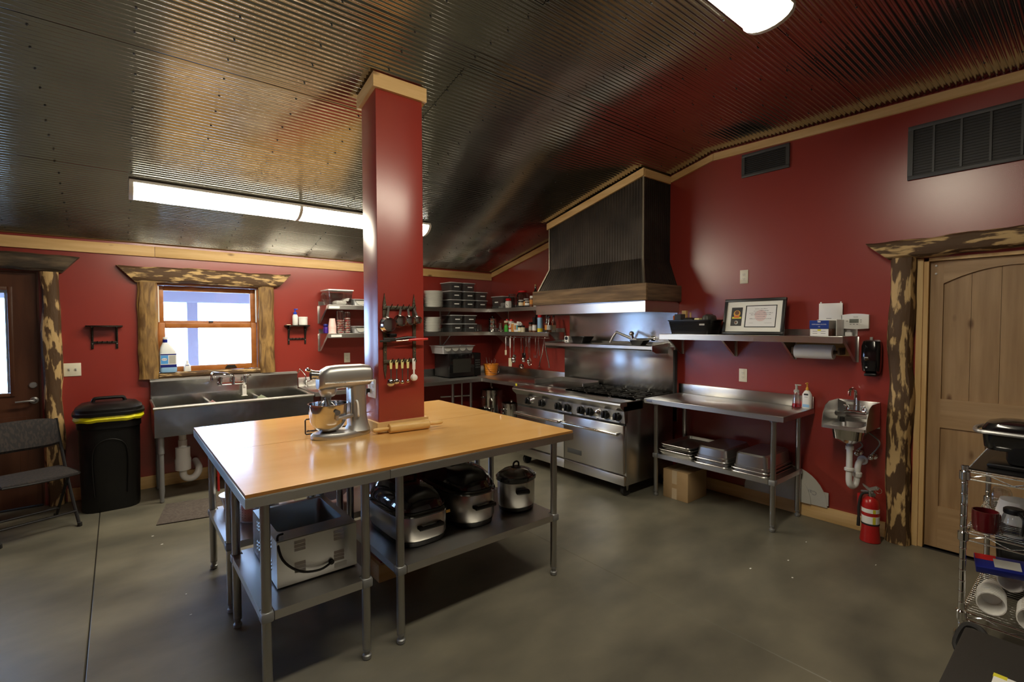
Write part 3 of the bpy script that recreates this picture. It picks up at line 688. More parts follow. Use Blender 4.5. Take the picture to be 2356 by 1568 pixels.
work_table('long steel table holding roasters, near right part of the island', IX0, ISX-.002, IYM+.002, IY1, ZA, ZS, GR)
work_table('narrow steel table holding the colander, far left quarter of the island', ISX, IX1, IY0, IYM, ZA, ZS, GR)
work_table('long steel table at the far right of the island, nearest the stove', IX0, ISX-.002, IY0, IYM, ZA, ZS, GR)
for y0, y1, nm in ((IYM+.003, IY1-.002, 'smooth maple board covering the near half of the island, in front of the seam'), (IY0+.002, IYM-.001, 'smooth maple board covering the far half of the island, behind the seam')):
    b = B(); zz0, zz1 = ZA+.0005, .9205; g = .004
    ya, yb = max(y0, CY0-g), min(y1, CY1+g)
    xa, xb = IX0+.002, IX1-.002
    if y0 > CY0: poly = [(xa, y0), (CX0-g, y0), (CX0-g, yb), (CX1+g, yb), (CX1+g, y0), (xb, y0), (xb, y1), (xa, y1)]
    else: poly = [(xa, y0), (xb, y0), (xb, y1), (CX1+g, y1), (CX1+g, ya), (CX0-g, ya), (CX0-g, y1), (xa, y1)]
    b.prism(poly, 2, zz0, zz1)
    o = solo('table_board', b, 'maple_top', nm, 'table top', ((xa+xb)/2, (y0+y1)/2, zz0), 'maple boards on the island')
    o.data.materials.append(MATS['maple_edge'])
    for f in o.data.polygons:
        if abs(f.normal.z) < .5: f.material_index = 1
t = work_table('steel work table with backsplash beside the stove, against the red wall', .018, .612, 3.178, 4.397, .90, .398, None, ix=.06, iy=.093, backsplash=.095)
text(t, 'EAGLE', .020, 'ink_blue', (.6127, 3.235, .880), '+x')
# ---------------------------------------------------------------- three-bay sink
SX0, SX1, SY, SZ = 2.815, 4.167, .63, .862
t = thing('utility_sink', 'long stainless sink with deep basins and high splash under the window', 'sink', ((SX0+SX1)/2, .35, 0))
b = B()
b.box(SX0, SX1, SY-.012, SY, .595, SZ-.02); b.box(SX0, SX0+.012, .03, SY-.012, .595, SZ-.005); b.box(SX1-.012, SX1, .03, SY-.012, .595, SZ-.005)
b.box(SX0+.012, SX1-.012, .062, .074, .60, .90); b.box(SX0+.012, SX1-.012, .074, SY-.012, .595, .607); part(t, 'basin', b, 'steel_wavy')
b = B(); b.tube([(SX0-.006, SY-.004, SZ-.008), (SX1+.006, SY-.004, SZ-.008)], .014, 10); b.tube([(SX0+.004, .05, SZ), (SX0+.004, SY, SZ-.008)], .012, 8); b.tube([(SX1-.004, .05, SZ), (SX1-.004, SY, SZ-.008)], .012, 8); part(t, 'rolled_rim', b, 'steel')
for x in (3.715, 3.265):
    b = B(); b.box(x-.012, x+.012, .074, SY-.012, .607, .842, bev=.008); part(t, 'divider', b, 'steel')
b = B(); b.box(SX0+.001, SX1-.001, .045, .062, .60, 1.046, bev=.004); sp = part(t, 'back_splash', b, 'steel_wavy')
b = B(); b.box(SX0, SX1, .024, .06, 1.046, 1.056); b.box(SX0, SX1, .024, .028, 1.056, 1.064); b.box(SX0, SX1, .056, .063, 1.040, 1.050); part(t, 'splash_ledge', b, 'steel')
for x, y in ((SX1-.045, SY-.05), (SX0+.045, SY-.05), (SX1-.045, .11), (SX0+.045, .11)):
    b = B(); b.cyl((x, y, .10), (x, y, .595), .021); b.cyl((x, y, .44), (x, y, .596), .026); lg = part(t, 'leg', b, 'galv_grey')
    b = B(); b.lathe([(.012, 0), (.018, .01), (.016, .04), (.022, .10), (.022, .14)], 12, (x, y, 0)); part(lg, 'foot', b, 'galv_grey')
b = B()   # drain pipe with grease cup and trap
b.cyl((3.942, .36, .595), (3.942, .36, .49), .030); b.lathe([(.055, 0), (.064, .004), (.066, .10), (.060, .12), (.060, .215), (.055, .218)], 20, (3.942, .36, .215))
b.cyl((3.942, .36, .43), (3.942, .36, .50), .036)
b.tube(smooth([(3.942, .36, .23), (3.94, .36, .16), (3.905, .355, .125), (3.86, .35, .125), (3.825, .345, .16), (3.81, .30, .20), (3.81, .10, .21), (3.81, .03, .21)], 5), .031, 12); part(t, 'drain_trap', b, 'pvc')
t2 = thing('sink_faucet', 'wall-mounted chrome sink faucet with swing spout below the window', 'faucet', (3.47, .07, .98))
b = B()
for x in (3.585, 3.36): b.lathe([(.024, 0), (.024, .012), (.018, .02), (.018, .055)], 14, M=Matrix.Translation((x, .063, .985)) @ Matrix.Rotation(-PI/2, 4, 'X'))
b.tube([(3.60, .118, .985), (3.345, .118, .985)], .014, 10); b.cyl((3.47, .118, .97), (3.47, .118, 1.04), .017); part(t2, 'valve_body', b, 'chrome')
for x, s in ((3.585, 1), (3.36, -1)):
    b = B(); b.cyl((x, .118, .97), (x, .118, 1.05), .016, .019); b.box(x-.012, x+.012, .11, .126, 1.05, 1.062, bev=.004); b.box(min(x, x+s*.06), max(x, x+s*.06), .112, .124, 1.052, 1.064, bev=.004); part(t2, 'handle', b, 'chrome')
b = B(); b.tube(smooth([(3.47, .118, 1.04), (3.475, .122, 1.068), (3.52, .15, 1.085), (3.66, .30, 1.115), (3.68, .325, 1.115), (3.69, .335, 1.095), (3.69, .335, 1.045)], 5), [.011]*31, 10); part(t2, 'spout', b, 'chrome')
b = B(); b.box(3.352, 3.392, .14, .147, .845, .96, bev=.003); b.box(3.345, 3.40, .13, .16, .845, .85); b.tube(smooth([(3.372, .150, .978), (3.376, .150, .962), (3.37, .148, .94)]), .012, 6)
solo('dish_rag', b, 'cloth_white', 'white rag hanging from the right tap handle into the sink', 'cloth', (3.37, .14, .845))
def drape(x, y, z, w_, h, mat, label, seed):
    rnd = random.Random(seed); n = 8; rings = []
    for i in range(n+1):
        yy = y-w_/2+w_*i/n; k = .006*math.sin(i*1.9+seed)
        rings.append([(x+.05+k+.014, yy, z-h*.5), (x+.03+k, yy, z-.005), (x+.0, yy, z+.014+abs(k)), (x-.032+k, yy, z-.01), (x-.05+k-.014, yy, z-h*.8)])
    q = B(); q.ring_loft(rings, closed=False)
    bmesh.ops.solidify(q.bm, geom=q.bm.faces[:], thickness=.004)
    return solo('dish_cloth', q, mat, label, 'cloth', (x, y, z-h), 'cloths over the sink dividers')
drape(3.70, .50, .846, .16, .10, 'cloth_stripe', 'red-and-white striped cloth over the left sink divider', 1)
drape(3.25, .46, .846, .26, .12, 'cloth_green', 'pale green cloth over the right sink divider', 2)
b = B(); b.box(3.48, 4.15, 1.255-.55, 1.22, .0015, .010, bev=.004)
bmesh.ops.transform(b.bm, matrix=Matrix.Translation((3.9, .95, 0)) @ Matrix.Rotation(-.19, 4, 'Z') @ Matrix.Translation((-3.9, -.95, 0)), verts=b.bm.verts)
solo('floor_mat', b, 'mat_grey', 'flat brown-grey mat on the concrete in front of the sink', 'mat', (3.8, .95, .0015))
# red stool and spray bottle under the sink
t = thing('step_stool', 'small red metal stool partly hidden under the sink', 'stool', (3.52, .42, 0))
b = B(); b.box(3.38, 3.70, .28, .56, .255, .275, bev=.004); part(t, 'seat', b, 'red_metal')
for x in (3.40, 3.68):
    for y in (.30, .54): b = B(); b.cyl((x, y, 0), (x, y, .255), .011, n=8); part(t, 'leg', b, 'red_metal')
b = B(); b.tube([(3.69, .30, .27), (3.72, .24, .42), (3.70, .20, .55)], .018, 8); part(t, 'back_bar', b, 'red_metal')
t = thing('spray_bottle', 'white spray bottle on the red stool under the sink', 'bottle', (3.60, .42, .2755))
b = B(); b.lathe([(.038, 0), (.042, .01), (.042, .11), (.03, .15), (.015, .18), (.014, .20)], 16, (3.60, .42, .2755)); part(t, 'bottle_body', b, 'white_plastic')
b = B(); b.box(3.57, 3.66, .41, .43, .475, .505, bev=.006); b.tube([(3.64, .42, .478), (3.645, .42, .45), (3.63, .42, .43)], .005, 6); part(t, 'trigger_head', b, 'white_plastic')
# ---------------------------------------------------------------- corner counter
t = thing('corner_counter', 'L-shaped stainless counter running into the dark corner', 'counter', (1.4, .3, 0))
CZ = .882; CE = 1.60
b = B(); b.box(.02, SX0-.012, .03, .655, CZ-.006, CZ, bev=.002); b.box(.66, SX0-.012, .651, .655, CZ-.045, CZ-.006); b.box(SX0-.016, SX0-.012, .03, .651, CZ-.045, CZ-.006); b.box(.02, .655, .655, CE, CZ-.006, CZ, bev=.002); b.box(.651, .655, .66, CE, CZ-.045, CZ-.006); b.box(.02, .651, CE-.004, CE, CZ-.045, CZ-.006); part(t, 'counter_top', b, 'steel_top')
b = B(); b.cyl((.657, .657, CZ-.045), (.657, .657, CZ-.002), .008, n=10); part(t, 'corner_post', b, 'steel')
b = B(); b.box(.04, SX0-.012, .024, .042, CZ, CZ+.105, bev=.004); part(t, 'back_splash', b, 'steel'); b = B(); b.box(.024, .042, .024, CE, CZ, CZ+.105, bev=.004); part(t, 'side_splash', b, 'steel')
for x, y in ((2.72, .60), (1.60, .60), (1.08, .60), (.80, .60), (2.72, .09), (1.6, .09), (.08, .09), (.60, 1.52), (.08, 1.52)):
    b = B(); b.cyl((x, y, .03), (x, y, CZ-.006), .0195, n=12); lg = part(t, 'leg', b, 'galv_leg')
    b = B(); b.lathe([(.012, 0), (.02, .005), (.02, .03), (.015, .035)], 12, (x, y, 0)); part(lg, 'foot', b, 'galv_grey')
b = B(); b.box(1.62, 2.74, .08, .62, .29, .30); b.box(1.62, 2.74, .616, .62, .26, .29); part(t, 'under_shelf', b, 'steel_top')
b = B(); b.box(.04, .62, .06, 1.54, .20, .21); part(t, 'low_shelf', b, 'galv_grey')
b = B(); b.cyl((.94, .60, .06), (.94, .60, CZ-.006), .012, n=10); b.cyl((.80, .60, .66), (1.08, .30, .63), .010, n=8); part(t, 'brace', b, 'galv_leg')
b = B(); b.box(.656, .660, 1.355, 1.385, CZ-.034, CZ-.008); part(t, 'sticker', b, 'yellow_print')
# small gooseneck tap beside the sink
t = thing('prep_faucet', 'thin gooseneck tap at the counter end beside the sink', 'faucet', (2.735, .10, CZ))
b = B(); b.lathe([(.022, 0), (.022, .01), (.012, .018), (.011, .06), (.014, .065), (.014, .085)], 14, (2.735, .10, CZ)); b.cyl((2.735, .10, CZ+.05), (2.69, .13, CZ+.07), .009); b.box(2.67, 2.70, .12, .14, CZ+.065, CZ+.085, bev=.004); part(t, 'tap_body', b, 'chrome')
b = B(); b.tube(smooth([(2.735, .10, CZ+.085), (2.745, .105, CZ+.14), (2.80, .13, CZ+.205), (2.815, .137, CZ+.205), (2.83, .145, CZ+.17)], 5), .0055, 8); part(t, 'spout', b, 'chrome')
# ---------------------------------------------------------------- microwave and what is on it
t = thing('microwave', 'black microwave oven on the counter right of the column', 'microwave', (.78, .25, CZ))
MX0, MX1, MY0, MY1, MZ1 = .52, 1.03, .06, .44, 1.205
b = B(); b.box(MX0, MX1, MY0, MY1-.02, CZ+.012, MZ1, bev=.006); part(t, 'case', b, 'black_plastic')
b = B(); b.box(MX0+.11, MX1-.002, MY1-.019, MY1, CZ+.016, MZ1-.004, bev=.006); d = part(t, 'door', b, 'black_gloss')
b = B(); b.box(MX0+.17, MX1-.06, MY1, MY1+.001, CZ+.07, MZ1-.07); part(d, 'door_window', b, 'oven_glass')
b = B(); b.box(MX0+.002, MX0+.107, MY1-.019, MY1-.002, CZ+.016, MZ1-.004, bev=.004); c = part(t, 'control_panel', b, 'black_plastic')
for i in range(4):
    for j in range(3):
        b = B(); b.box(MX0+.02+j*.026, MX0+.038+j*.026, MY1-.002, MY1, 1.0+i*.032, 1.02+i*.032, bev=.002); part(c, 'button', b, 'vent_grey')
for x in (MX0+.04, MX1-.04):
    for y in (.1, .38): b = B(); b.cyl((x, y, CZ), (x, y, CZ+.013), .014, n=10); part(t, 'foot', b, 'rubber')
def cutlery_tray(label, x0, x1, y0, y1, z0, h, rz=0, n=4, group=None):
    t = thing('cutlery_tray', label, 'tray', ((x0+x1)/2, (y0+y1)/2, z0), group)
    b = B(); b.ring_loft([rrect(x0+.03, x1-.03, y0+.02, y1-.04, .02, z0), rrect(x0+.008, x1-.008, y0+.006, y1-.012, .025, z0+h-.008)], cap1=False); b.box(x0+.03, x1-.03, y0+.02, y1-.04, z0, z0+.003)
    part(t, 'tray_body', b, 'silver_tray')
    b = B(); o = rrect(x0-.004, x1+.004, y0-.004, y1+.004, .03, z0+h-.008); i_ = rrect(x0+.008, x1-.008, y0+.006, y1-.012, .025, z0+h-.008)
    up_ = lambda r: [(a, c, d+.008) for a, c, d in r]
    b.ring_loft([o, up_(o), up_(i_), i_, o], False, False); part(t, 'rim', b, 'light_blue' if False else 'silver_tray')
    wd = (x1-x0-.06)/n
    for k in range(n):
        cx = x0+.03+wd*(k+.5); r = wd*.44
        b = B(); pts = [(cx-r*math.cos(PI*i/10), z0+h*.80-min(r, h*.72)*math.sin(PI*i/10)) for i in range(11)]
        b.prism(pts, 1, y1-.045, y1-.012); part(t, 'scoop', b, 'grey_label')
    return t
cutlery_tray('grey cutlery tray with four rounded pockets on top of the microwave', .60, 1.12, .07, .43, MZ1+.0005, .105)
# orange pail
t = thing('pail', 'small orange plastic pail of skewers on the counter corner', 'bucket', (.32, .40, CZ))
b = B(); b.lathe([(.078, 0), (.082, .004), (.105, .145), (.112, .15), (.112, .158), (.10, .155), (.078, .01)], 24, (.32, .40, CZ), cap1=True); part(t, 'pail_body', b, 'orange_pail')
b = B()
for z in (.03, .06, .09): b.lathe([(.079+z*.16+.006, z), (.079+z*.16+.008, z+.005), (.079+z*.16+.006, z+.01)], 24, (.32, .40, CZ), cap0=False, cap1=False)
part(t, 'rib', b, 'orange_pail')
b = B(); b.tube(smooth([(.215, .44, CZ+.14), (.26, .51, CZ+.06), (.33, .525, CZ+.03), (.40, .49, CZ+.06), (.425, .43, CZ+.14)], 5), .003, 6); part(t, 'handle', b, 'chrome')
for k in range(6):
    b = B(); a = k*1.1; b.cyl((.32+.03*math.cos(a), .40+.03*math.sin(a), CZ+.02), (.32+.07*math.cos(a), .40+.07*math.sin(a), CZ+.20+.01*k), .003, n=6)
    solo('skewer', b, 'chrome', 'thin metal skewer standing in the orange pail', 'skewer', (.32, .40, CZ+.02), 'skewers in the orange pail')
# stock pots below the corner
def stock_pot(label, x, y, z, r, h, lid=True, base=None):
    t = thing('stock_pot', label, 'pot', (x, y, z), 'stock pots under the corner counter')
    b = B(); b.lathe([(r*.97, 0), (r, .01), (r, h), (r+.008, h+.004), (r+.008, h+.01), (r-.004, h+.01), (r-.004, .01)], 28, (x, y, z)); part(t, 'pot_body', b, 'polished_steel')
    if lid:
        b = B(); b.lathe([(r+.004, h+.010), (r+.004, h+.016), (r*.5, h+.03), (.02, h+.034), (.02, h+.05), (.001, h+.052)], 28, (x, y, z)); part(t, 'lid', b, 'polished_steel')
    for s in (-1, 1):
        b = B(); b.tube(smooth([(x+s*.05, y+r-.004, z+h*.8), (x+s*.05, y+r+.03, z+h*.8), (x-s*.05+s*.05, y+r+.035, z+h*.8)], 4), .006, 6) if False else b.tube([(x+s*r*.99, y-.04, z+h*.82), (x+s*(r+.035), y-.035, z+h*.82), (x+s*(r+.035), y+.035, z+h*.82), (x+s*r*.99, y+.04, z+h*.82)], .006, 6)
        part(t, 'loop_handle', b, 'chrome')
    return t
stock_pot('tall shiny stock pot with lid under the corner counter', .42, .56, .2105, .150, .48)
stock_pot('shorter shiny stock pot nearest the stove under the counter', .47, 1.05, .2105, .125, .36)
stock_pot('low shiny saucepot in front of the tall stock pot', .76, .86, .0, .11, .50)
# ---------------------------------------------------------------- wall shelves of stainless steel
def wall_shelf(label, axis, a0, a1, z, depth, h=.05, brackets=(), lip=.05, drop=.20, group=None, tag=None):
    """axis 0: on the window wall running along x; axis 1: on the right wall running along y"""
    mid = (a0+a1)/2; t = thing('wall_shelf', label, 'shelf', (mid, .01, z) if axis == 0 else (.01, mid, z), group)
    def bx(q, p0, p1, d0, d1, z0, z1, bev=0):
        if axis == 0: q.box(p0, p1, d0, d1, z0, z1, bev=bev)
        else: q.box(d0, d1, p0, p1, z0, z1, bev=bev)
    b = B(); bx(b, a0, a1, .002, depth, z-.005, z, .001); bx(b, a0, a1, depth-.004, depth, z-h, z-.005); part(t, 'shelf_board', b, 'steel')
    b = B(); bx(b, a0, a1, .002, .007, z, z+lip); part(t, 'back_lip', b, 'steel')
    for p in brackets:
        b = B(); poly = [(.002, z-.006), (depth-.03, z-.006), (depth-.06, z-.03), (.03, z-.006-drop), (.002, z-.006-drop)]
        if axis == 0: b.prism([(q, r) for q, r in poly], 0, p-.0015, p+.0015)
        else: b.prism([(q, r) for q, r in poly], 1, p-.0015, p+.0015)
        k = part(t, 'bracket', b, 'steel_v')
        b = B(); bx(b, p-.014, p+.014, .002, .006, z-.012-drop, z-.006, .002); part(k, 'flange', b, 'steel_v')
        hyp = [(depth-.03, z-.006), (depth-.058, z-.032), (.03, z-.006-drop), (.012, z-.012-drop), (.012, z-.004-drop), (.03, z+.0-drop), (depth-.062, z-.026), (depth-.036, z-.006)]
        b = B(); b.prism(hyp, axis, p-.016, p+.002); part(k, 'edge_flange', b, 'steel_v')
    if tag:
        b = B(); bx(b, tag-.06, tag+.06, depth, depth+.001, z-.040, z-.014); part(t, 'price_tag', b, 'paper_white')
    return t
GS = 'stainless wall shelves'
U1, U2 = 1.818, 1.492
wall_shelf('upper stainless shelf on the window wall, behind the column', 0, .30, 2.555, U1, .33, brackets=(2.552, 1.9, .9), group=GS, tag=2.48)
wall_shelf('lower stainless shelf on the window wall, above the microwave', 0, .30, 2.555, U2, .33, brackets=(2.552, 1.9, .9), group=GS, tag=2.46)
wall_shelf('upper stainless corner shelf left of the hood', 1, .008, 1.58, U1, .30, brackets=(.4, 1.2), group=GS)
wall_shelf('lower stainless corner shelf with hanging utensils left of the hood', 1, .008, 1.55, U2, .30, brackets=(.4, 1.545), group=GS)
SR = wall_shelf('long stainless wall shelf holding the framed certificate, right of the hood', 1, 3.15, 4.68, 1.492, .335, brackets=(3.20, 3.74, 4.24, 4.677), drop=.19, group=GS)
# ---------------------------------------------------------------- plates and tubs
def plate_mesh(r, h):
    q = B(); q.lathe([(r*.55, 0), (r*.58, .002), (r*.7, .006), (r, h), (r+.001, h+.003), (r*.68, .011), (r*.5, .008)], 22); return q
def plate_stack(x, y, z, r, n, pitch, label, group):
    p0 = solo('plate', plate_mesh(r, .016), 'ceramic', label, 'plate', (x, y, z), group, local=True)
    for k in range(1, n):
        c = p0.copy(); COL.objects.link(c); c.location = (x+random.uniform(-.002, .002), y+random.uniform(-.002, .002), z+k*pitch)
plate_stack(1.395, .165, U1+.0005, .128, 13, .0155, 'white plate in the upper stack half hidden by the column', 'plates, upper shelf by the column')
plate_stack(1.115, .19, U1+.0005, .128, 14, .0155, 'white plate in the upper stack beside the clear tubs', 'plates, upper shelf by the tubs')
plate_stack(1.395, .165, U2+.0005, .125, 14, .0150, 'white plate in the lower stack half hidden by the column', 'plates, lower shelf by the column')
plate_stack(1.135, .19, U2+.0005, .118, 13, .0150, 'white plate in the lower stack beside the clear tubs', 'plates, lower shelf by the tubs')
def tub(label, x0, x1, y0, y1, z, h, group, facex=False, lidmat='white_plastic'):
    t = thing('storage_tub', label, 'container', ((x0+x1)/2, (y0+y1)/2, z), group)
    b = B(); k = .022
    b.ring_loft([rrect(x0+k, x1-k, y0+k, y1-k, .02, z), rrect(x0+.008, x1-.008, y0+.008, y1-.008, .025, z+h-.012)], cap1=False)
    part(t, 'tub_body', b, 'tub_plastic')
    b = B(); b.ring_loft([rrect(x0, x1, y0, y1, .025, z+h-.012), rrect(x0, x1, y0, y1, .025, z+h-.004), rrect(x0+.012, x1-.012, y0+.012, y1-.012, .02, z+h-.001)]); part(t, 'lid', b, 'tub_lid')
    b = B()
    if facex: b.box(x1-.014, x1-.012, (y0+y1)/2-.045, (y0+y1)/2+.03, z+h*.45, z+h*.55)
    else: b.box((x0+x1)/2-.045, (x0+x1)/2+.03, y1-.014, y1-.011, z+h*.42, z+h*.54)
    part(t, 'label_strip', b, 'paper_white'); return t

TX = [(.715, .925), (.50, .705), (.285, .49)]; TH = .116
names = ['left', 'middle', 'right']; rows = ['bottom', 'middle', 'top']
for i, (x0, x1) in enumerate(TX):
    for r in range(3 if i < 2 else 2):
        tub('clear lidded tub on the upper shelf, %s row, %s column' % (rows[r], names[i]), x0, x1, .02, .305, U1+.0005+r*(TH+.0008), TH, 'clear tubs on the upper shelf')
for i, (x0, x1) in enumerate([(.70, .915), (.475, .69)]):
    for r in range(2):
        tub('clear lidded tub on the lower shelf, %s row, %s column' % (['bottom', 'top'][r], ['left', 'right'][i]), x0, x1, .02, .305, U2+.0005+r*(TH+.0008), TH, 'clear tubs on the lower shelf')
t = tub('larger clear tub holding white packets in the upper shelf corner', .03, .275, .33, .60, U1+.0005, .17, None, True)
b = B(); b.box(.07, .20, .42, .52, U1+.004, U1+.03, bev=.01); b.box(.09, .19, .45, .55, U1+.031, U1+.08, bev=.015, M=None); part(t, 'packets', b, 'paper_white')
# generic bottle / jar
def bottle(name, label, cat, x, y, z, prof, mat, cap=None, capmat=None, lab=None, labmat=None, group=None, n=18, sx=1, sy=1, top=None):
    t = thing(name, label, cat, (x, y, z), group)
    b = B(); b.lathe(prof, n, (x, y, z), sx=sx, sy=sy); part(t, 'vessel', b, mat)
    if cap:
        b = B(); b.lathe([(cap[0]*.98, cap[1]), (cap[0], cap[1]+.003), (cap[0], cap[2]-.003), (cap[0]*.9, cap[2])], n, (x, y, z)); part(t, 'cap', b, capmat)
    if lab:
        r0, z0, z1 = lab; b = B(); b.lathe([(r0, z0), (r0+.0012, z0+.0005), (r0+.0012, z1-.0005), (r0, z1)], n, (x, y, z), cap0=False, cap1=False, sx=sx, sy=sy); part(t, 'label_band', b, labmat)
    return t
def carton(name, label, cat, x0, x1, y0, y1, z, h, mat, bands=(), cap=None, capmat=None, group=None):
    t = thing(name, label, cat, ((x0+x1)/2, (y0+y1)/2, z), group)
    b = B(); b.box(x0, x1, y0, y1, z, z+h, bev=.008); part(t, 'vessel', b, mat)
    for z0, z1, m in bands:
        b = B(); b.box(x0-.0008, x1+.0008, y0-.0008, y1+.0008, z+z0, z+z1, bev=.006); part(t, 'label_band', b, m)
    if cap:
        b = B(); b.lathe([(cap[0]*1.1, 0), (cap[0], .004), (cap[0], cap[1]), (cap[0]*.9, cap[1]+.003)], 14, ((x0+x1)/2, (y0+y1)/2, z+h)); part(t, 'cap', b, capmat)
    return t
cyl_ = lambda r, h: [(r*.94, 0), (r, .004), (r, h-.004), (r*.94, h)]
neck = lambda r, h, rn, hn: [(r*.94, 0), (r, .005), (r, h), (rn, h+(hn-h)*.5), (rn, hn)]
Z = U2+.0005
for k, (x, y) in enumerate(((.40, .20), (.345, .17), (.375, .11))):
    bottle('drinking_glass', 'clear upturned drinking glass between the tubs and the steel canister', 'glass', x, y, Z, [(.031, 0), (.033, .004), (.026, .10), (.022, .104)], 'clear_glass', group='glasses by the canister')
bottle('canister', 'tall ribbed stainless canister in the lower shelf corner', 'canister', .215, .30, Z, [(.056, 0), (.058, .004), (.058, .06), (.056, .062), (.058, .066), (.058, .125), (.056, .127), (.058, .131), (.058, .185), (.05, .195), (.03, .20)], 'polished_steel', (.012, .198, .222), 'black_plastic', n=24)
bottle('cream_pitcher', 'small shiny steel pitcher right of the canister', 'pitcher', .20, .475, Z, [(.026, 0), (.034, .01), (.036, .05), (.026, .09), (.030, .12)], 'polished_steel')
carton('juice_carton', 'brown and white drink bottle with pink cap on the lower corner shelf', 'bottle', .13, .19, .535, .605, Z, .155, 'cream', [(.02, .13, 'brown_jar')], (.016, .018), 'red_plastic')
bottle('green_bottle', 'squat bright green bottle on the lower corner shelf', 'bottle', .22, .625, Z, cyl_(.028, .085), 'green_plastic', (.014, .085, .10), 'green_plastic')
carton('sauce_bottle', 'white bottle with red label and red flip cap', 'bottle', .15, .205, .655, .715, Z, .145, 'white_plastic', [(.03, .12, 'red_white')], (.022, .024), 'red_plastic')
bottle('spice_jar', 'orange-brown spice jar with cream label', 'jar', .20, .765, Z, cyl_(.036, .105), 'orange_label', (.031, .105, .122), 'cream', (.0363, .02, .08), 'orange_label')
t = carton('white_jug', 'white handled jug with orange and teal labels on the lower corner shelf', 'jug', .15, .235, .805, .90, Z, .115, 'white_plastic', [(.012, .095, 'white_plastic')], (.022, .022), 'white_plastic')
for m, dx in (('orange_label', -.028), ('teal_label', .012)):
    b = B(); b.box(.236, .2372, .853+dx, .853+dx+.028, Z+.03, Z+.09); part(t, 'printed_label', b, m)
b = B(); b.tube(smooth([(.19, .865, Z+.118), (.19, .895, Z+.128), (.19, .915, Z+.105), (.19, .9, Z+.07)], 4), .008, 8); part(t, 'handle', b, 'white_plastic')
for k, (yy, m) in enumerate(((.935, 'pale yellow'), (1.0, 'cream'))):
    bottle('spice_jar', 'small spice jar with %s label and black lid' % m, 'jar', .235, yy, Z, cyl_(.027, .062), 'cream' if k else 'pale_yellow', (.027, .062, .085), 'black_plastic', (.0272, .012, .05), 'cream' if k else 'paper_white', group='spice jars on the lower corner shelf')
bottle('spice_jar', 'dark spice jar with grey lid behind the small jars', 'jar', .15, 1.06, Z, cyl_(.027, .10), 'brown_jar', (.028, .10, .13), 'black_plastic', (.0272, .02, .075), 'grey_label')
bottle('sauce_bottle', 'tall dark bottle left of the spray can', 'bottle', .12, 1.13, Z, neck(.03, .13, .012, .21), 'black_gloss', (.014, .205, .225), 'black_plastic')
bottle('spice_jar', 'brown grinder jar with white label beside the spray can', 'jar', .24, 1.235, Z, cyl_(.028, .10), 'brown_jar', (.026, .10, .19), 'black_plastic', (.0284, .02, .09), 'paper_white')
bottle('spray_can', 'tall pale blue and yellow spray can with red cap on the lower corner shelf', 'can', .245, 1.345, Z, cyl_(.033, .185), 'light_blue', (.028, .185, .225), 'red_plastic', (.0333, .004, .05), 'yellow')
for k, (x, yy, h, mt, lm, nm) in enumerate(((.20, 1.43, .12, 'clear_glass', 'orange_label', 'clear dressing bottle with orange label under the hood edge'), (.16, 1.50, .12, 'clear_glass', 'cream', 'clear bottle with cream label under the hood edge'), (.24, 1.51, .11, 'amber', 'grey_label', 'amber bottle at the very end of the lower corner shelf'))):
    bottle('oil_bottle', nm, 'bottle', x, yy, Z, neck(.03, h, .012, h+.075), mt, (.014, h+.07, h+.09), 'black_plastic', (.0304, .03, .09), lm, group='bottles under the hood edge')
Z = U1+.0005
bottle('glass_jar', 'clear glass jar with wide mouth behind the small red-capped bottle', 'jar', .16, .68, Z, [(.05, 0), (.055, .006), (.055, .15), (.045, .165), (.05, .18)], 'clear_glass', (.052, .18, .195), 'clear_glass')
t = carton('spice_tin', 'white box-shaped spice tin with red lid on the upper corner shelf', 'tin', .21, .265, .66, .73, Z, .095, 'white_plastic', [(.012, .08, 'paper_white')], None)
b = B(); b.box(.212, .263, .662, .728, Z+.096, Z+.13, bev=.01); part(t, 'cap', b, 'red_plastic')
b = B(); b.prism([(.685, Z+.05), (.69, Z+.055), (.712, Z+.03), (.705, Z+.025)], 0, .2659, .2665); part(t, 'print_mark', b, 'ink')
bottle('storage_jar', 'large clear jar with wide red lid on the upper corner shelf', 'jar', .13, .87, Z, [(.075, 0), (.082, .008), (.082, .17), (.06, .20), (.055, .21)], 'smoke_plastic', (.062, .205, .23), 'red_plastic', n=24)
for k, (x, yy, h, m, lm, nm) in enumerate(((.25, .98, .085, 'tub_plastic', 'cream', 'squat clear cup with cream label'), (.22, 1.05, .10, 'tub_plastic', 'orange_label', 'clear cup with orange label'), (.25, 1.11, .07, 'tub_plastic', 'paper_white', 'small clear cup with white label'))):
    bottle('spice_cup', nm+' on the upper corner shelf', 'container', x, yy, Z, cyl_(.034, h), m, (.035, h, h+.010), 'white_plastic', (.0343, .02, h*.75), lm, group='cups on the upper corner shelf')
bottle('wine_bottle', 'tall dark corked bottle next to the hood', 'bottle', .12, 1.12, Z, neck(.036, .18, .014, .27), 'black_gloss', (.013, .27, .30), 'cardboard', (.0364, .05, .14), 'grey_label')
bottle('white_tub', 'stubby white-lidded jar next to the hood', 'jar', .13, 1.24, Z, cyl_(.045, .13), 'clear_glass', (.046, .13, .16), 'white_plastic', (.0454, .03, .10), 'paper_white')
for k, yy in enumerate((1.19, 1.265, 1.34)):
    bottle('spice_jar', ['brown spice jar with white lid nearest the wall shelf end', 'spice jar with red-brown label beside the hood', 'orange spice jar half behind the hood'][k], 'jar', .25, yy, Z, cyl_(.026, .11+.04*(k % 2)), ['brown_jar', 'paper_white', 'orange_label'][k], (.024, .11+.04*(k % 2), .14+.04*(k % 2)), ['white_plastic', 'black_plastic', 'brown_jar'][k], (.0264, .03, .09), ['orange_label', 'red_white', 'cream'][k], group='spice jars beside the hood')
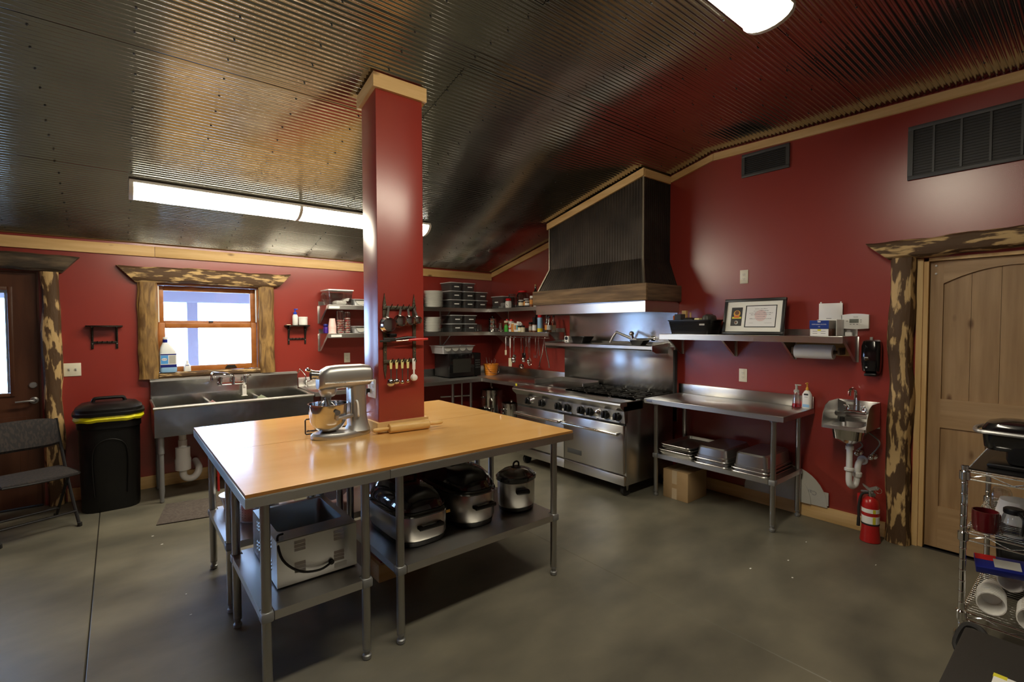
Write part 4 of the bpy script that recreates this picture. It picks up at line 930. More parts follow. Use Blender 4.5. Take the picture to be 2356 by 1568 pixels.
# ---------------------------------------------------------------- left end of the window-wall shelves
t = thing('drink_dispenser', 'clear plastic box with white lid and round spout side on the upper shelf end', 'container', (2.40, .17, U1))
b = B(); b.ring_loft([rrect(2.27, 2.52, .06, .31, .02, U1+.001), rrect(2.255, 2.535, .045, .325, .025, U1+.165)], cap1=False); part(t, 'box_body', b, 'clear_film')
b = B(); b.ring_loft([rrect(2.245, 2.545, .035, .335, .025, U1+.165), rrect(2.245, 2.545, .035, .335, .025, U1+.177)]); part(t, 'lid', b, 'white_plastic')
b = B(); b.lathe([(.03, 0), (.055, .02), (.06, .08), (.045, .13), (.03, .14)], 18, (2.585, .16, U1+.001)) if False else b.lathe([(.04, .02), (.062, .05), (.062, .10), (.04, .13)], 18, (2.50, .12, U1+.02)); part(t, 'handle_bulge', b, 'clear_film')
b = B(); b.box(2.31, 2.44, .12, .28, U1+.004, U1+.055, bev=.025); b.ring_loft([rrect(2.29, 2.36, .1, .27, .01, U1+.05), rrect(2.25+.02, 2.30, .1, .26, .01, U1+.085)]); part(t, 'napkins', b, 'paper_white')
cutlery_tray('grey compartment tray on the upper shelf beside the column', 1.94, 2.255, .05, .32, U1+.0005, .075, n=2, group='grey trays at the shelf ends')
cutlery_tray('grey compartment tray on the lower shelf beside the column', 1.94, 2.255, .05, .32, U2+.0005, .085, n=2, group='grey trays at the shelf ends')
def cup_stack(label, x, y, z, n, mat, r0=.042, r1=.030, pitch=.012, ch=.10, up=True, group=None):
    q = B(); q.lathe([(r0-.0011, .001), (r0, 0), (r0+.002, .003), (r1, ch), (r1-.0011, ch-.001), (r0-.0011, .001)], 16, cap0=False, cap1=False); q.lathe([(r1-.0002, ch-.0008), (r1-.0002, ch)], 16)
    p0 = solo('paper_cup', q, mat, label, 'cup', (x, y, z), group, local=True)
    for k in range(1, n):
        c = p0.copy(); COL.objects.link(c); c.location = (x, y, z+k*pitch)
cup_stack('pale pink upturned cup in the stack at the lower shelf end', 2.475, .24, U2+.0005, 7, 'pink_cup', group='pink cups at the shelf end')
t = thing('cup_pack', 'blue and purple packet behind the pink cups', 'packet', (2.53, .18, U2))
b = B(); b.box(2.505, 2.545, .12, .20, U2+.0006, U2+.075, bev=.012); part(t, 'wrapper', b, 'purple'); b = B(); b.box(2.503, 2.548, .13, .19, U2+.076, U2+.11, bev=.012); part(t, 'top_fold', b, 'navy')
def sleeve(label, x, y, z, fill, h, r=.044):
    t = thing('candy_jar', label, 'jar', (x, y, z), 'clear jars of wrapped candy')
    b = B(); b.lathe([(r*.95, 0), (r, .004), (r, h-.012), (r*.7, h)], 20, (x, y, z)); part(t, 'jar_body', b, 'clear_film')
    n = int(fill/.026)
    for k in range(n):
        b = B(); b.lathe([(r*.55, .001), (r*.93, .006), (r*.93, .019), (r*.55, .0245)], 16, (x, y, z+.003+k*.026)); part(t, 'candy_layer', b, 'red_white')
    return t
sleeve('clear jar half full of red and white candy, beside the pink cups', 2.375, .22, U2+.0005, .16, .265, .046)
sleeve('clear jar full of red candy, beside the grey tray', 2.292, .22, U2+.0005, .20, .25, .036)
# ---------------------------------------------------------------- small iron shelves on the window wall
def iron_shelf(label, x0, x1, z):
    t = thing('iron_shelf', label, 'shelf', ((x0+x1)/2, .01, z), 'small iron wall shelves')
    b = B(); n = 14; ring = []
    pts = [(x0, .002), (x1, .002), (x1, .05)]+[(x1-(x1-x0)*i/n, .05+.065*math.sin(PI*i/n)) for i in range(n+1)]+[(x0, .05)]
    b.prism(pts, 2, z-.012, z); part(t, 'board', b, 'iron_dark')
    for x in (x0+.045, x1-.045):
        b = B(); b.box(x-.009, x+.009, .002, .012, z-.215, z-.012, bev=.002); b.tube(smooth([(x, .012, z-.14), (x, .05, z-.05), (x, .085, z-.013)], 4), .007, 6); br = part(t, 'bracket', b, 'iron_dark')
        for zz in (z-.05, z-.17):
            b = B(); b.ball((x, .013, zz), .005, 6); part(br, 'stud', b, 'galv_grey')
    b = B(); b.box(x0+.05, x1-.05, .003, .012, z-.165, z-.148, bev=.002); part(t, 'peg_rail', b, 'iron_dark')
    for k in range(4):
        x = x0+.08+(x1-x0-.16)*k/3; b = B(); b.tube([(x, .01, z-.156), (x, .03, z-.158), (x, .038, z-.145)], .004, 6); part(t, 'peg', b, 'iron_dark')
    return t
iron_shelf('empty dark iron shelf with pegs between the brown door and the window', 4.36, 4.625, 1.588)
iron_shelf('dark iron shelf with pegs holding lotion, right of the window', 2.665, 2.935, 1.588)
t = thing('lotion_bottle', 'white pump bottle with blue top on the small iron shelf', 'bottle', (2.83, .06, 1.5885))
b = B(); b.lathe([(.026, 0), (.029, .005), (.029, .10), (.022, .118), (.014, .122)], 18, (2.83, .06, 1.5885)); part(t, 'vessel', b, 'white_plastic')
b = B(); b.lathe([(.019, .122), (.019, .145), (.007, .15), (.007, .17), (.012, .172), (.012, .185)], 14, (2.83, .06, 1.5885)); b.box(2.80, 2.835, .052, .068, 1.762, 1.774, bev=.004); part(t, 'pump', b, 'blue_plastic')
bottle('cream_jar', 'wide white jar next to the lotion on the small iron shelf', 'jar', 2.745, .06, 1.5885, cyl_(.047, .075), 'white_plastic', (.049, .07, .095), 'white_plastic', n=24)
b = B(); b.box(2.885, 2.925, .03, .09, 1.5885, 1.597, bev=.003); solo('soap_bar', b, 'cream', 'flat pale soap bar at the left of the small iron shelf', 'soap', (2.905, .06, 1.5885))
# ---------------------------------------------------------------- window sill
t = thing('detergent_jug', 'big jug of blue dish detergent on the window sill', 'jug', (4.02, -.03, 1.1225))
JX0, JX1, JY0, JY1, JZ = 3.945, 4.085, -.028, .05, 1.1235
b = B(); b.ring_loft([rrect(JX0+.006, JX1-.006, JY0+.004, JY1-.004, .02, JZ), rrect(JX0, JX1, JY0, JY1, .022, JZ+.01), rrect(JX0, JX1, JY0, JY1, .022, JZ+.05)]); part(t, 'liquid_base', b, 'light_blue')
b = B(); b.ring_loft([rrect(JX0, JX1, JY0, JY1, .022, JZ+.051), rrect(JX0, JX1, JY0, JY1, .022, JZ+.19), rrect(JX0+.035, JX1-.008, JY0+.006, JY1-.006, .022, JZ+.25), rrect(JX0+.07, JX1-.028, JY0+.018, JY1-.018, .018, JZ+.295)]); part(t, 'vessel', b, 'jug_white')
b = B(); b.lathe([(.021, .295), (.021, .325), (.018, .327)], 16, ((JX0+.07+JX1-.028)/2, (JY0+JY1)/2, JZ)); part(t, 'cap', b, 'navy')
b = B(); b.lathe([(.017, .327), (.017, .345), (.012, .35)], 16, ((JX0+.07+JX1-.028)/2, (JY0+JY1)/2, JZ)); b.box(4.01, 4.055, .003, .019, JZ+.330, JZ+.345, bev=.004); part(t, 'spout_cap', b, 'white_plastic')
lab = part(t, 'front_label', (lambda q: q.box(JX0+.006, JX1-.006, JY1, JY1+.001, JZ+.052, JZ+.185) or q)(B()), 'white_plastic')
for x0, x1, z0, z1, m in ((JX0+.006, JX1-.006, .172, .183, 'navy'), (JX0+.072, JX1-.008, .085, .17, 'sky_label'), (JX0+.012, JX0+.066, .085, .165, 'grey_label'), (JX0+.004, JX1-.004, .052, .078, 'navy')):
    b = B(); b.box(x0, x1, JY1+.0011, JY1+.0016, JZ+z0, JZ+z1); part(t, 'label_panel', b, m)
b = B(); b.lathe([(.024, 0), (.024, .0006)], 20, sy=.55, M=Matrix.Translation((JX0+.103, JY1+.0016, JZ+.13)) @ Matrix.Rotation(-PI/2, 4, 'X')); part(t, 'label_badge', b, 'white_plastic')
text(t, 'DAWN', .017, 'navy', (JX0+.103, JY1+.0028, JZ+.129), '+y')
t = thing('soap_bottle', 'small white soap bottle standing beside the detergent jug', 'bottle', (3.86, .01, 1.1225))
b = B(); b.ring_loft([rrect(3.828, 3.888, -.012, .028, .012, 1.1235), rrect(3.826, 3.890, -.014, .03, .015, 1.135), rrect(3.83, 3.886, -.012, .028, .015, 1.175), rrect(3.845, 3.872, -.004, .02, .01, 1.205)]); part(t, 'vessel', b, 'white_plastic')
b = B(); b.lathe([(.012, 0), (.012, .018), (.006, .03)], 12, (3.858, .008, 1.205)); part(t, 'cap', b, 'white_plastic')
b = B(); b.box(3.845, 3.872, .0285, .0295, 1.183, 1.188); part(t, 'print_mark', b, 'ink_blue')
# ---------------------------------------------------------------- switches and outlets
def plate_fit(name, label, at, face, w_, h, kind='outlet', gang=1, mat='ivory_plate'):
    t = thing(name, label, 'switch' if kind == 'switch' else 'outlet', at, 'wall plates')
    def P(q, a0, a1, z0, z1, d0, d1, bev=0):
        if face == '+x': q.box(at[0]+d0, at[0]+d1, at[1]+a0, at[1]+a1, at[2]+z0, at[2]+z1, bev=bev)
        else: q.box(at[0]+a0, at[0]+a1, at[1]+d0, at[1]+d1, at[2]+z0, at[2]+z1, bev=bev)
    b = B(); P(b, -w_/2, w_/2, -h/2, h/2, .0005, .006, .003); part(t, 'cover_plate', b, mat)
    for g in range(gang):
        o = (g-(gang-1)/2)*.046
        if kind == 'switch':
            b = B(); P(b, o-.006, o+.006, -.012, .012, .006, .009); P(b, o-.004, o+.004, -.003, .010, .008, .016, .002); part(t, 'toggle', b, 'grey_label')
        else:
            for zc in ((-.02, .02) if gang < 3 else (0,)):
                b = B(); P(b, o-.016, o+.016, zc-.014, zc+.014, .006, .0075, .004); r = part(t, 'socket', b, mat)
                b = B(); P(b, o-.008, o-.005, zc-.002, zc+.008, .0075, .008); P(b, o+.005, o+.008, zc-.002, zc+.008, .0075, .008); P(b, o-.002, o+.002, zc-.010, zc-.006, .0075, .008); part(r, 'slots', b, 'ink_grey')
    return t
plate_fit('light_switch', 'ivory double light switch left of the window by the log post', (4.722, 0, 1.19), '+y', .118, .118, 'switch', 2)
plate_fit('power_outlet', 'ivory outlet high on the red wall above the certificate', (0, 3.805, 2.012), '+x', .074, .122)
plate_fit('power_outlet', 'ivory outlet on the red wall between shelf and steel table', (0, 3.807, 1.122), '+x', .074, .118)
plate_fit('power_outlet', 'ivory outlet under the lower shelf, above the mixer head', (2.22, 0, 1.19), '+y', .074, .118)
qo = plate_fit('power_outlet', 'wide white outlet box on the column side behind the mixer', (CX1, 2.985, 1.188), '+x', .118, .118, gang=2, mat='white_plastic')
# ---------------------------------------------------------------- utensil rack on the column
YC = CY1
t = thing('utensil_rack', 'rustic iron rack with two peg bars on the column front', 'rack', (3.025, YC, 1.5))
for x, z0, z1 in ((3.127, 1.25, 1.778), (2.927, 1.29, 1.778)):
    b = B(); b.prism([(x-.010, z0+.06), (x, z0), (x+.010, z0+.06), (x+.012, z1-.08), (x, z1), (x-.012, z1-.08)], 1, YC+.001, YC+.008); r = part(t, 'rail', b, 'rack_iron')
    for z in (1.70, 1.42):
        b = B(); b.ball((x, YC+.008, z), .006, 8); part(r, 'stud', b, 'chrome')
for z in (1.69, 1.357):
    b = B(); b.box(2.915, 3.14, YC+.008, YC+.014, z-.011, z+.011, bev=.002); part(t, 'peg_bar', b, 'rack_iron')
    for x in (3.10, 3.062, 3.024, 2.985, 2.945):
        b = B(); b.tube([(x, YC+.012, z-.002), (x, YC+.034, z-.004), (x-.006, YC+.046, z+.020)], .003, 6); part(t, 'peg', b, 'iron_dark')
def meas_cup(x, zt, zc, r, d, tilt, label):
    """ladle-like measuring cup hanging by its handle, bottom towards the room"""
    t = thing('measuring_cup', label, 'measuring cup', (x, YC+.03, zt), 'steel measuring cups on the rack')
    cx = x+tilt; L = zt-zc
    b = B(); M_ = Matrix.Translation((cx, YC+.022, zc)) @ Matrix.Rotation(-PI/2, 4, 'X') @ Matrix.Rotation(0, 4, 'Z')
    b.lathe([(r, 0), (r+.002, .001), (r, .004), (r*.97, d*.6), (r*.86, d), (r*.5, d+.003), (.001, d+.003)], 26, M=M_, cap0=False); b.lathe([(r*.96, .003), (r*.9, d*.6), (r*.8, d-.002)], 26, M=M_, cap0=False); part(t, 'cup', b, 'polished_steel')
    b = B(); k = Vector((x-cx, 0, zt-(zc+r))); 
    w0, w1 = .008, .0065
    b.ring_loft([[(cx-w0, YC+.024, zc+r-.004), (cx+w0, YC+.024, zc+r-.004), (cx+w0, YC+.028, zc+r-.004), (cx-w0, YC+.028, zc+r-.004)], [(x-w1, YC+.024, zt), (x+w1, YC+.024, zt), (x+w1, YC+.028, zt), (x-w1, YC+.028, zt)]]); part(t, 'handle', b, 'steel_v')
meas_cup(3.108, 1.700, 1.585, .048, .045, .012, 'largest steel measuring cup on the column rack')
meas_cup(3.026, 1.700, 1.607, .038, .038, .012, 'second largest steel measuring cup on the column rack')
meas_cup(2.984, 1.698, 1.610, .032, .032, -.012, 'third largest steel measuring cup on the column rack')
meas_cup(2.944, 1.698, 1.614, .027, .028, -.028, 'smallest steel measuring cup on the column rack')
def meas_spoon(x, zt, zb, r, label):
    t = thing('measuring_spoon', label, 'measuring spoon', (x, YC+.03, zb), 'yellow-handled spoons on the rack')
    y = YC+.033; hz = zt-.055
    b = B(); b.prism([(x-.009, zt-.012), (x-.005, zt-.002), (x, zt), (x+.005, zt-.002), (x+.009, zt-.012), (x+.007, hz), (x-.007, hz)], 1, y-.002, y+.002); hd = part(t, 'grip', b, 'pale_yellow')
    b = B(); b.cyl((x, y+.0021, zt-.012), (x, y+.0026, zt-.012), .0035, n=10); part(hd, 'hang_hole', b, 'ink')
    b = B(); b.box(x-.0035, x+.0035, y-.001, y+.001, zb+2*r-.004, hz); part(t, 'shank', b, 'chrome')
    b = B(); n = 16
    b.lathe([(r, 0), (r+.001, .001), (r*.8, r*.45), (r*.45, r*.65), (.001, r*.7)], n, M=Matrix.Translation((x, y, zb+r)) @ Matrix.Rotation(-PI/2, 4, 'X')); part(t, 'bowl', b, 'polished_steel')
meas_spoon(3.102, 1.368, 1.203, .026, 'yellow-handled measuring spoon with the largest bowl')
meas_spoon(3.064, 1.367, 1.215, .019, 'yellow-handled measuring spoon second from the left')
meas_spoon(3.026, 1.367, 1.214, .0125, 'yellow-handled measuring spoon third from the left')
meas_spoon(2.988, 1.366, 1.220, .0105, 'yellow-handled measuring spoon with the smallest bowl')
t = thing('coffee_scoop', 'white plastic scoop hanging at the right end of the rack', 'scoop', (2.946, YC+.03, 1.228)); y = YC+.033
b = B(); b.box(2.935, 2.957, y-.003, y+.003, 1.30, 1.372, bev=.004); b.box(2.940, 2.952, y-.003, y+.003, 1.262, 1.302, bev=.003); part(t, 'handle', b, 'white_plastic')
b = B(); b.lathe([(.023, 0), (.023, .002), (.019, .018), (.010, .023), (.001, .024)], 18, M=Matrix.Translation((2.946, y-.004, 1.25)) @ Matrix.Rotation(-PI/2, 4, 'X')); part(t, 'bowl', b, 'white_plastic')
t = thing('can_opener', 'manual can opener with black and red handles across the rack', 'can opener', (3.02, YC+.03, 1.49)); y = YC+.036
b = B(); b.tube([(3.085, y, 1.494), (3.03, y, 1.500), (2.99, y, 1.504), (2.935, y+.006, 1.503)], [.006, .009, .010, .008], 8); part(t, 'black_handle', b, 'black_plastic')
b = B(); b.tube([(3.07, y+.008, 1.484), (2.99, y+.012, 1.489)], .004, 8); part(t, 'steel_arm', b, 'chrome')
b = B(); b.tube([(2.99, y+.012, 1.489), (2.93, y+.014, 1.492), (2.855, y+.014, 1.493)], [.006, .009, .007], 8); part(t, 'red_handle', b, 'red_plastic')
b = B(); b.box(3.07, 3.15, y-.006, y+.006, 1.482, 1.506, bev=.005); b.box(3.11, 3.178, y+.006, y+.014, 1.478, 1.492, bev=.005); part(t, 'cutter_head', b, 'cast_iron')
b = B(); b.box(3.062, 3.112, YC+.002, y+.004, 1.508, 1.53, bev=.004); part(t, 'hook_block', b, 'black_plastic')
# ---------------------------------------------------------------- stand mixer
ZT = .921
t = thing('stand_mixer', 'silver stand mixer with steel bowl on the maple table by the column', 'mixer', (3.375, 3.012, ZT), rz=-.06, local=True)
# local: +x = front (head nose), origin at base centre on the table
b = B(); prof = []
def outline(k, z):
    pts = []; n = 28
    for i in range(n):
        a = 2*PI*i/n; cx = .175*math.cos(a); cy = .095*math.sin(a)
        wdt = 1-.18*(cx < 0)*min(1, -cx/.1) if cx < 0 else 1
        pts.append((cx*k, cy*k*wdt, z))
    return pts
b.ring_loft([outline(.97, 0), outline(1., .006), outline(1., .022), outline(.93, .034), outline(.6, .04)]); part(t, 'base', b, 'satin_silver')
def hsec(cx, hx, hy, z, n=20, p=2.6):
    out = []
    for i in range(n):
        a = 2*PI*i/n; c, s_ = math.cos(a), math.sin(a)
        out.append((cx+hx*math.copysign(abs(c)**(2/p), c), hy*math.copysign(abs(s_)**(2/p), s_), z))
    return out
b = B(); b.ring_loft([hsec(-.095, .075, .075, .03), hsec(-.10, .056, .058, .07), hsec(-.102, .047, .050, .12), hsec(-.10, .047, .048, .22), hsec(-.095, .055, .052, .30)]); part(t, 'pedestal', b, 'satin_silver')
b = B()   # motor head along x
def headsec(x, hy, z0, z1, n=20, p=3.2):
    zc, hz = (z0+z1)/2, (z1-z0)/2; out = []
    for i in range(n):
        a = 2*PI*i/n; c, s_ = math.cos(a), math.sin(a)
        out.append((x, hy*math.copysign(abs(c)**(2/p), c), zc+hz*math.copysign(abs(s_)**(2/p), s_)))
    return out
b.ring_loft([headsec(-.186, .030, .335, .375), headsec(-.180, .05, .315, .40), headsec(-.165, .062, .300, .418), headsec(-.12, .067, .292, .426), headsec(.02, .068, .288, .426), headsec(.075, .066, .285, .421), headsec(.11, .058, .282, .402), headsec(.128, .046, .284, .375), headsec(.134, .036, .29, .355)]); hd = part(t, 'motor_head', b, 'satin_silver')
b = B(); b.ring_loft([headsec(-.176, .068, .318, .336), headsec(-.12, .0705, .317, .337), headsec(.07, .0705, .317, .337), headsec(.105, .062, .318, .336)]); part(hd, 'trim_band', b, 'polished_steel')
b = B(); b.lathe([(.052, 0), (.050, -.02), (.038, -.045), (.018, -.055), (.012, -.10), (.011, -.10)], 20, (.075, 0, .292)); part(hd, 'planetary_hub', b, 'satin_silver')
b = B(); b.cyl((.128, 0, .372), (.165, 0, .376), .026, n=18); b.cyl((.165, 0, .376), (.170, 0, .376), .030, n=18); part(hd, 'hub_cover', b, 'chrome')
b = B(); b.cyl((.155, -.03, .395), (.172, -.045, .40), .009, n=10); b.ball((.174, -.047, .402), .013, 10); part(hd, 'attachment_knob', b, 'chrome')
b = B(); b.lathe([(.02, 0), (.02, .014), (.012, .02)], 14, M=Matrix.Translation((-.03, -.068, .37)) @ Matrix.Rotation(PI/2, 4, 'X')); part(hd, 'speed_lever', b, 'black_plastic')
b = B(); b.tube(smooth([(-.075, .048, .21), (-.075, .070, .205), (-.078, .074, .17), (-.08, .072, .13), (-.085, .060, .118)], 4), .006, 8); part(t, 'lift_handle', b, 'white_plastic')
b = B(); b.box(-.052, -.045, -.045, .045, .06, .285, bev=.003); part(t, 'slide_plate', b, 'satin_silver')
for s in (-1, 1):
    b = B(); b.tube([(-.05, s*.048, .125), (.0, s*.10, .128), (.055, s*.112, .130)], [.012, .011, .009], 8); b.cyl((.055, s*.112, .118), (.055, s*.112, .148), .010, n=12); part(t, 'bowl_arm', b, 'satin_silver')
bx_ = .075
b = B(); b.lathe([(.045, 0), (.05, .004), (.078, .022), (.100, .06), (.106, .12), (.108, .158), (.113, .160), (.113, .164), (.105, .164), (.103, .12), (.096, .062), (.074, .026), (.001, .018)], 32, (bx_, 0, .040)); bw = part(t, 'mixing_bowl', b, 'polished_steel')
b = B(); b.box(bx_-.04, bx_+.04, .103, .122, .155, .18, bev=.004) if False else b.cyl((bx_-.02, .104, .162), (bx_-.02, .122, .162), .016, n=14); part(bw, 'bowl_pin', b, 'chrome')
b = B()
for k in range(4):
    a = k*PI/4; c, s_ = math.cos(a), math.sin(a)
    b.tube(smooth([(bx_+.01, 0, .24), (bx_+.01+.06*c, .06*s_, .17), (bx_+.01+.05*c, .05*s_, .09), (bx_+.01, 0, .075), (bx_+.01-.05*c, -.05*s_, .09), (bx_+.01-.06*c, -.06*s_, .17), (bx_+.01, 0, .24)], 3), .0025, 5)
part(t, 'whisk', b, 'chrome')
b = B(); b.box(3.176, 3.20, 2.952, 2.972, 1.16, 1.185, bev=.004); b.tube(smooth([(3.19, 2.962, 1.165), (3.215, 2.965, 1.10), (3.20, 2.98, .98), (3.20, 3.0, .928)], 5), .004, 6)
bmesh.ops.transform(b.bm, matrix=(Matrix.Translation((3.375, 3.012, ZT)) @ Matrix.Rotation(-.06, 4, 'Z')).inverted(), verts=b.bm.verts); part(t, 'power_cord', b, 'rubber')
text(hd, 'KitchenAid', .014, 'ink_grey', (.02, .0712, .327), '+y')
# wire rack behind the mixer
t = thing('wire_rack', 'black wire rack with end handles behind the mixer', 'rack', (3.38, 2.80, ZT)); y0, y1 = 2.77, 2.885
for x, s in ((3.205, -1), (3.50, 1)):
    b = B(); b.tube([(x, y1, ZT+.010), (x+s*.04, y1, ZT+.010), (x+s*.045, y1, ZT+.016), (x+s*.045, y1, ZT+.094), (x+s*.04, y1, ZT+.10), (x-s*.03, y1, ZT+.10)], .004, 6); part(t, 'end_handle', b, 'chair_metal')
b = B()
for y in (y0, y1): b.cyl((3.20, y, ZT+.005), (3.505, y, ZT+.005), .004, n=6)
for k in range(7): b.cyl((3.21+k*.048, y0, ZT+.011), (3.21+k*.044, y1, ZT+.011), .002, n=5)
part(t, 'wire_grid', b, 'chair_metal')
# rolling pin in front of the column
t = thing('rolling_pin', 'wooden rolling pin on the maple table at the foot of the column', 'rolling pin', (3.0, 3.145, ZT)); p0, p1 = Vector((3.128, 3.135, ZT+.0305)), Vector((2.868, 3.158, ZT+.0305)); ax = (p1-p0).normalized()
def pin(a, c, nm, prof):
    q = B(); q.tube([a+(c-a)*s for s, _ in prof], [r for _, r in prof], 18); part(t, nm, q, 'pin_wood')
pin(p0, p1, 'roller', [(0, .027), (.015, .030), (.985, .030), (1, .027)])
hp = [(0, .009), (.15, .011), (.55, .013), (.9, .011), (1, .006)]
pin(p0-ax*.001, p0-ax*.098, 'handle', hp); pin(p1+ax*.001, p1+ax*.098, 'handle', hp)
# ---------------------------------------------------------------- under the island
t = thing('food_warmer', 'open stainless countertop food warmer on the shelf under the island', 'food warmer', (3.69, 3.27, ZS))
FX0, FX1, FY0, FY1, FZ0, FZ1 = 3.505, 3.87, 3.075, 3.565, ZS+.0005, .61
b = B(); th = .012
b.box(FX0, FX1, FY1-.003, FY1, FZ0+.006, FZ1); b.box(FX0, FX1, FY0, FY0+.003, FZ0+.006, FZ1); b.box(FX0, FX0+.003, FY0+.003, FY1-.003, FZ0+.006, FZ1); b.box(FX1-.003, FX1, FY0+.003, FY1-.003, FZ0+.006, FZ1); b.box(FX0+.003, FX1-.003, FY0+.003, FY1-.003, FZ0+.006, FZ0+.012); part(t, 'case', b, 'steel')
W0, W1, V0, V1 = FX0+.03, FX1-.03, FY0+.025, FY1-.105
b = B(); o, i_ = rrect(FX0, FX1, FY0, FY1, .002, FZ1+.001), rrect(W0, W1, V0, V1, .025, FZ1+.001); lo_ = lambda r, z: [(a, c, z) for a, c, _ in r]
b.ring_loft([lo_(o, FZ1-.003), o, i_, lo_(rrect(W0+.01, W1-.01, V0+.01, V1-.01, .03, 0), FZ0+.03)], cap0=False); part(t, 'well', b, 'steel_top')
for face in ('front', 'left'):
    for a in (.27, .76):
        for zc in (.155, .055):
            for k in range(3):
                z = FZ0+zc+k*.017; q = B()
                if face == 'front':
                    x = FX1-(FX1-FX0)*a; q.prism([(FY1, z), (FY1+.006, z), (FY1, z+.013)], 0, x-.024, x+.024)
                else:
                    y = FY0+(FY1-FY0)*a; q.prism([(FX1, z), (FX1+.006, z), (FX1, z+.013)], 1, y-.024, y+.024)
                part(t, 'louver', q, 'steel')
b = B(); b.box(FX0+.05, FX0+.11, FY1, FY1+.001, FZ0+.02, FZ0+.042); part(t, 'rating_label', b, 'grey_label')
b = B(); b.tube(smooth([(3.63, FY1+.008, FZ0+.058), (3.69, FY1+.022, FZ0+.045), (3.78, FY1+.03, FZ0+.07), (3.85, FY1+.02, FZ0+.14), (3.862, FY1-.02, FZ1+.01), (3.83, FY1-.06, FZ1+.008)], 5), .0055, 8); b.cyl((3.63, FY1, FZ0+.058), (3.63, FY1+.012, FZ0+.058), .012, n=12); part(t, 'power_cord', b, 'rubber')
for x in (FX0+.04, FX1-.04):
    for y in (FY0+.04, FY1-.04): b = B(); b.cyl((x, y, FZ0), (x, y, FZ0+.0065), .012, n=8); part(t, 'foot', b, 'rubber')
def roaster(label, x0, x1, y0, y1, hb, hl, p=3.0, style=0):
    z = ZS+.0005; t = thing('roaster_oven', label, 'roaster', ((x0+x1)/2, (y0+y1)/2, z), 'electric roasters under the island')
    cx, cy, hx, hy = (x0+x1)/2, (y0+y1)/2, (x1-x0)/2, (y1-y0)/2
    def sec(k, zz, n=36):
        out = []
        for i in range(n):
            a = 2*PI*i/n; c, s_ = math.cos(a), math.sin(a)
            out.append((cx+(hx-k)*math.copysign(abs(c)**(2/p), c), cy+(hy-k)*math.copysign(abs(s_)**(2/p), s_), zz))
        return out
    b = B(); b.ring_loft([sec(.03, z), sec(.012, z+.004), sec(.006, z+.03)]); part(t, 'base', b, 'black_plastic')
    b = B(); b.ring_loft([sec(.008, z+.030), sec(.0, z+.045), sec(.0, z+hb-.012), sec(.006, z+hb)]); bd = part(t, 'body', b, 'pan_steel')
    b = B(); b.ring_loft([sec(-.006, z+hb), sec(-.008, z+hb+.008), sec(.0, z+hb+.02), sec(.012, z+hb+.026)]); part(t, 'rim', b, 'black_enamel')
    b = B(); b.ring_loft([sec(.006, z+hb+.0265), sec(.008, z+hb+.04), sec(.03, z+hb+hl*.62), sec(.065, z+hb+hl*.86), sec(.11, z+hb+hl*.97), sec(.14, z+hb+hl)]); ld = part(t, 'lid', b, 'black_enamel')
    b = B(); b.tube(smooth([(cx-.06, cy, z+hb+hl-.004), (cx-.05, cy, z+hb+hl+.022), (cx+.05, cy, z+hb+hl+.022), (cx+.06, cy, z+hb+hl-.004)], 4), .009, 8); part(ld, 'lid_handle', b, 'black_plastic')
    b = B(); b.box(cx-.075, cx+.075, y1+.018, y1+.036, z+hb*.60, z+hb*.60+.024, bev=.009)
    for s in (-1, 1): b.box(cx+s*.06-.012, cx+s*.06+.012, y1-.012, y1+.02, z+hb*.62, z+hb*.62+.018, bev=.004)
    part(bd, 'side_handle', b, 'black_plastic')
    return t, bd
t, bd = roaster('large square-cornered roaster oven with black lid, beside the middle table leg', 2.955, 3.275, 3.06, 3.60, .165, .13, 3.6)
b = B(); b.box(2.985, 3.01, 3.597, 3.601, ZS+.150, ZS+.165); part(bd, 'gold_badge', b, 'gold_print')
roaster('rounded oval roaster oven with high domed black lid in the middle of the shelf', 2.585, 2.915, 3.03, 3.59, .195, .135, 2.6)
t = thing('slow_cooker', 'small oval slow cooker with glass lid at the shelf end', 'slow cooker', (2.43, 3.46, ZS)); z = ZS+.0005; sy_ = .86
cx, cy = 2.40, 3.47
b = B(); b.lathe([(.10, 0), (.118, .006), (.122, .03)], 28, (cx, cy, z), sy=sy_); part(t, 'base', b, 'black_plastic')
b = B(); b.lathe([(.122, .03), (.128, .04), (.128, .185), (.124, .19)], 28, (cx, cy, z), sy=sy_); bd = part(t, 'body', b, 'pan_steel')
b = B(); b.lathe([(.124, .19), (.138, .195), (.14, .215), (.132, .222), (.122, .215), (.105, .08)], 28, (cx, cy, z), sy=sy_); part(t, 'crock', b, 'black_enamel')
b = B(); b.lathe([(.126, .222), (.124, .228), (.09, .25), (.03, .262), (.001, .263)], 28, (cx, cy, z), sy=sy_); ld = part(t, 'lid', b, 'smoke_plastic')
b = B(); b.tube(smooth([(cx-.022, cy, z+.26), (cx-.02, cy, z+.29), (cx, cy, z+.30), (cx+.02, cy, z+.29), (cx+.022, cy, z+.26)], 4), .006, 8); b.lathe([(.035, .262), (.03, .268)], 14, (cx, cy, z)); part(ld, 'lid_knob', b, 'black_plastic')
for s in (1, -1):
    a = PI/2*s; M_ = Matrix.Translation((cx, cy, z)) @ Matrix.Rotation(-.35 if s > 0 else PI-.35, 4, 'Z'); b = B(); b.box(-.045, .045, .108, .150, .125, .155, bev=.012, M=M_); part(bd, 'side_handle', b, 'black_plastic')
